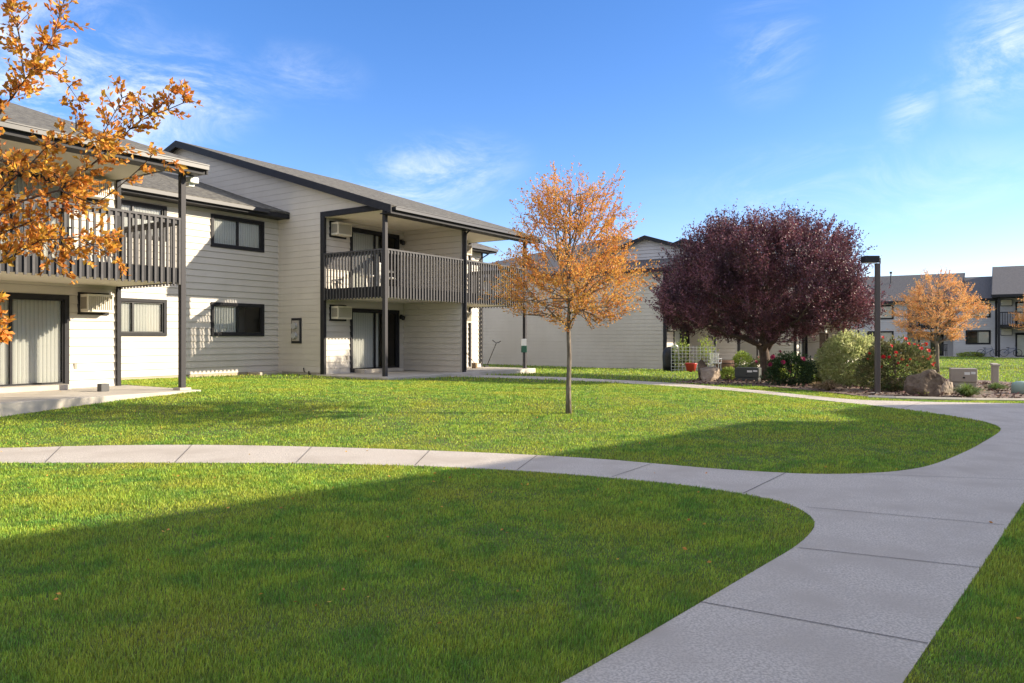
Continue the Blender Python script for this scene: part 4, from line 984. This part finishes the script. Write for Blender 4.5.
# bicycles and dark seats before the far building
def bike(base, rz, label):
    root = empty('bicycle', base, rz, label, 'bicycle', 'bicycles at the far building')
    for x in (-.52, .52):
        m = MB(); m.tube([(x+math.cos(t*PI/10)*.33, 0, .35+math.sin(t*PI/10)*.33) for t in range(21)], .022, 6)
        for t in range(8): m.tube([(x, 0, .35), (x+math.cos(t*PI/4)*.33, 0, .35+math.sin(t*PI/4)*.33)], .004, 3)
        m.build('wheel', DARKM, root)
    m = MB()
    for a, b in (((-.52,0,.35),(-.1,0,.32)), ((-.1,0,.32),(-.22,0,.8)), ((-.52,0,.35),(-.2,0,.72)), ((-.2,0,.72),(.36,0,.78)), ((-.1,0,.32),(.38,0,.7)), ((.52,0,.35),(.34,0,.95))): m.tube([a, b], .02, 6)
    m.build('frame', mat('bike_blue', (.05, .08, .16), .4), root)
    m = MB(); m.tube([(.3, -.25, 1.0), (.34, 0, .98), (.3, .25, 1.0)], .016, 6); m.build('handlebar', DARKM, root)
    m = MB(); m.box(-.34, -.1, -.06, .06, .8, .86); m.build('saddle', DARKM, root, bevel=.02)
bike(floc(-.35, -.7, zb+.0), -.5, 'left bicycle of the two parked by the far balcony post'); bike(floc(1.45, -.6, zb+.05), -.65, 'right bicycle of the two parked by the far balcony post')
chair(floc(-6.3, -.5, zb+.05), .0, 'black patio chair left in the far ground-floor recess behind the golden tree', DARKM, sc=1.2)
chair(floc(-3.9, -.5, zb+.05), -.8, 'black patio chair right in the far ground-floor recess behind the golden tree', DARKM, sc=1.2)
shrub('low_plants', floc(-1.6, -.5, zb), 'low row of yellowish plants under the far ground-floor window', 'plant', 1.4, .3, .4, 700, .1, SHY)
# hedge of distant trees behind the far buildings is not visible; a bare-crowned one shows above the near ridge
# ------------------------------------------------------------------ grass blades
def inpoly(x, y, poly):
    c = np.zeros(len(x), bool); n = len(poly); j = n-1
    for i in range(n):
        xi, yi = poly[i]; xj, yj = poly[j]
        k = ((yi > y) != (yj > y)) & (x < (xj-xi)*(y-yi)/((yj-yi) if yj != yi else 1e-9)+xi); c ^= k; j = i
    return c
def lawn(n, seed, y0, y1, h, wmin, p):
    r = np.random.default_rng(seed)
    # density falls off as 1/y^p across the band
    u = r.uniform(0, 1, n); q = 2-p
    y = (y0**q+u*(y1**q-y0**q))**(1/q) if abs(q) > 1e-6 else y0*(y1/y0)**u
    x = y*r.uniform(-.76, .76, n)
    x = x+r.normal(0, .02, n)
    k = ~inpoly(x, y, path_poly) & ~inpoly(x, y, mulch_poly)
    for o, a0, a1, dmin in ((P0, -15, -6.3, -.38), (P0, -.28, 8.15, -.38), (P0, -6.7, .1, 4.88), (P0, 8.1, 11.9, 4.88), (P1, -.3, 30, -.4), (P2, -.3, 12, -.4)):
        dx = x-o.x; dy = y-o.y; s = dx*U.x+dy*U.y; d = dx*WV.x+dy*WV.y
        k &= ~((s > a0) & (s < a1) & (d > dmin))
    fx = (x-44.757)*.834-(y-69)*.552; fy = (x-44.757)*.552+(y-69)*.834
    k &= ~((fy > -3.0) & (fx > .1)) & ~((fy > -1.2) & (fx > -7.5)) & (fy < -.1)
    k &= np.hypot((x+4.05)/.32, (y-5.15)/.16) > r.uniform(.6, 1.3, n)      # worn spot at the left edge
    x = x[k]; y = y[k]; n = len(x); z = T(x, y)
    th = r.uniform(0, 2*PI, n); L_ = h*r.uniform(.55, 1.3, n)*(1+.35*np.sin(x*1.7+np.sin(y*2.3)*1.5)*np.sin(y*1.9+x*.6))
    w = np.maximum(wmin, .00042*y)*r.uniform(.7, 1.3, n); lean = r.uniform(.05, .75, n)
    wind = .15
    ox = np.cos(th)*lean+wind*.6; oy = np.sin(th)*lean-.1
    B = np.stack([x, y, z], 1); S = np.stack([-np.sin(th), np.cos(th), np.zeros(n)], 1)*w[:, None]
    O = np.stack([ox, oy, np.zeros(n)], 1)
    M = B+O*(L_*.35)[:, None]; M[:, 2] += L_*.62
    Tp = B+O*(L_*.95)[:, None]; Tp[:, 2] += L_*.9
    Tp[:, 2] += L_*.12; V = np.stack([B-S, B+S, M+S*.8, M-S*.8, Tp], 1).reshape(-1, 3)
    i = np.arange(n)*5
    F3 = np.concatenate([np.stack([i, i+1, i+2], 1), np.stack([i, i+2, i+3], 1), np.stack([i+3, i+2, i+4], 1)], 0)
    return V, F3
Va, Fa = lawn(420000, 1, 2.7, 9, .030, .0018, 1.3)
Vb, Fb = lawn(400000, 2, 9, 22, .028, .002, 1.3)
Vc, Fc = lawn(150000, 3, 22, 78, .06, .003, 1.5)
V = np.concatenate([Va, Vb, Vc]); F_ = np.concatenate([Fa, Fb+len(Va), Fc+len(Va)+len(Vb)])
g = npmesh('grass', V, F_, GRASS, None, False); tag(g, 'short mown lawn grass covering the ground around the walks', 'grass', kind='stuff')
# scattered fallen leaves
n = 420; P = []
while len(P) < n:
    x = random.gauss(-1.5, 4.5); y = random.uniform(4, 19)
    if abs(x) < .75*y: P.append((x, y, float(T(x, y))+.035))
P = np.array(P); P = P[~((inpoly(P[:, 0], P[:, 1], path_poly)) & (RNG.uniform(0, 1, len(P)) > .12))]
Vv, Ff_ = leaf_quads(P, np.tile([[1.0, 0, .1]], (len(P), 1)), .035, .55); o = npmesh('fallen_leaves', Vv, Ff_, LEAFO); tag(o, 'dry fallen leaves scattered over the lawn', 'leaves', kind='stuff')
# bark chips strewn over the mulch bed
n = 5200; px_ = RNG.uniform(4.5, 16.5, n); py_ = RNG.uniform(17, 28.5, n); k = inpoly(px_, py_, mulch_poly); px_ = px_[k]; py_ = py_[k]
P = np.stack([px_, py_, T(px_, py_)+.045+RNG.uniform(0, .02, len(px_))], 1)
Vv, Ff_ = leaf_quads(P, np.tile([[1.0, 0, .05]], (len(P), 1)), .10, .5, .1, 1.2)
o = npmesh('bark_chips', Vv, Ff_, mat('bark_chip', (.22, .14, .10), .9, (.10, .06, .05), 6, .9, island=.6)); tag(o, 'loose bark chips covering the planting bed', 'mulch', kind='stuff')
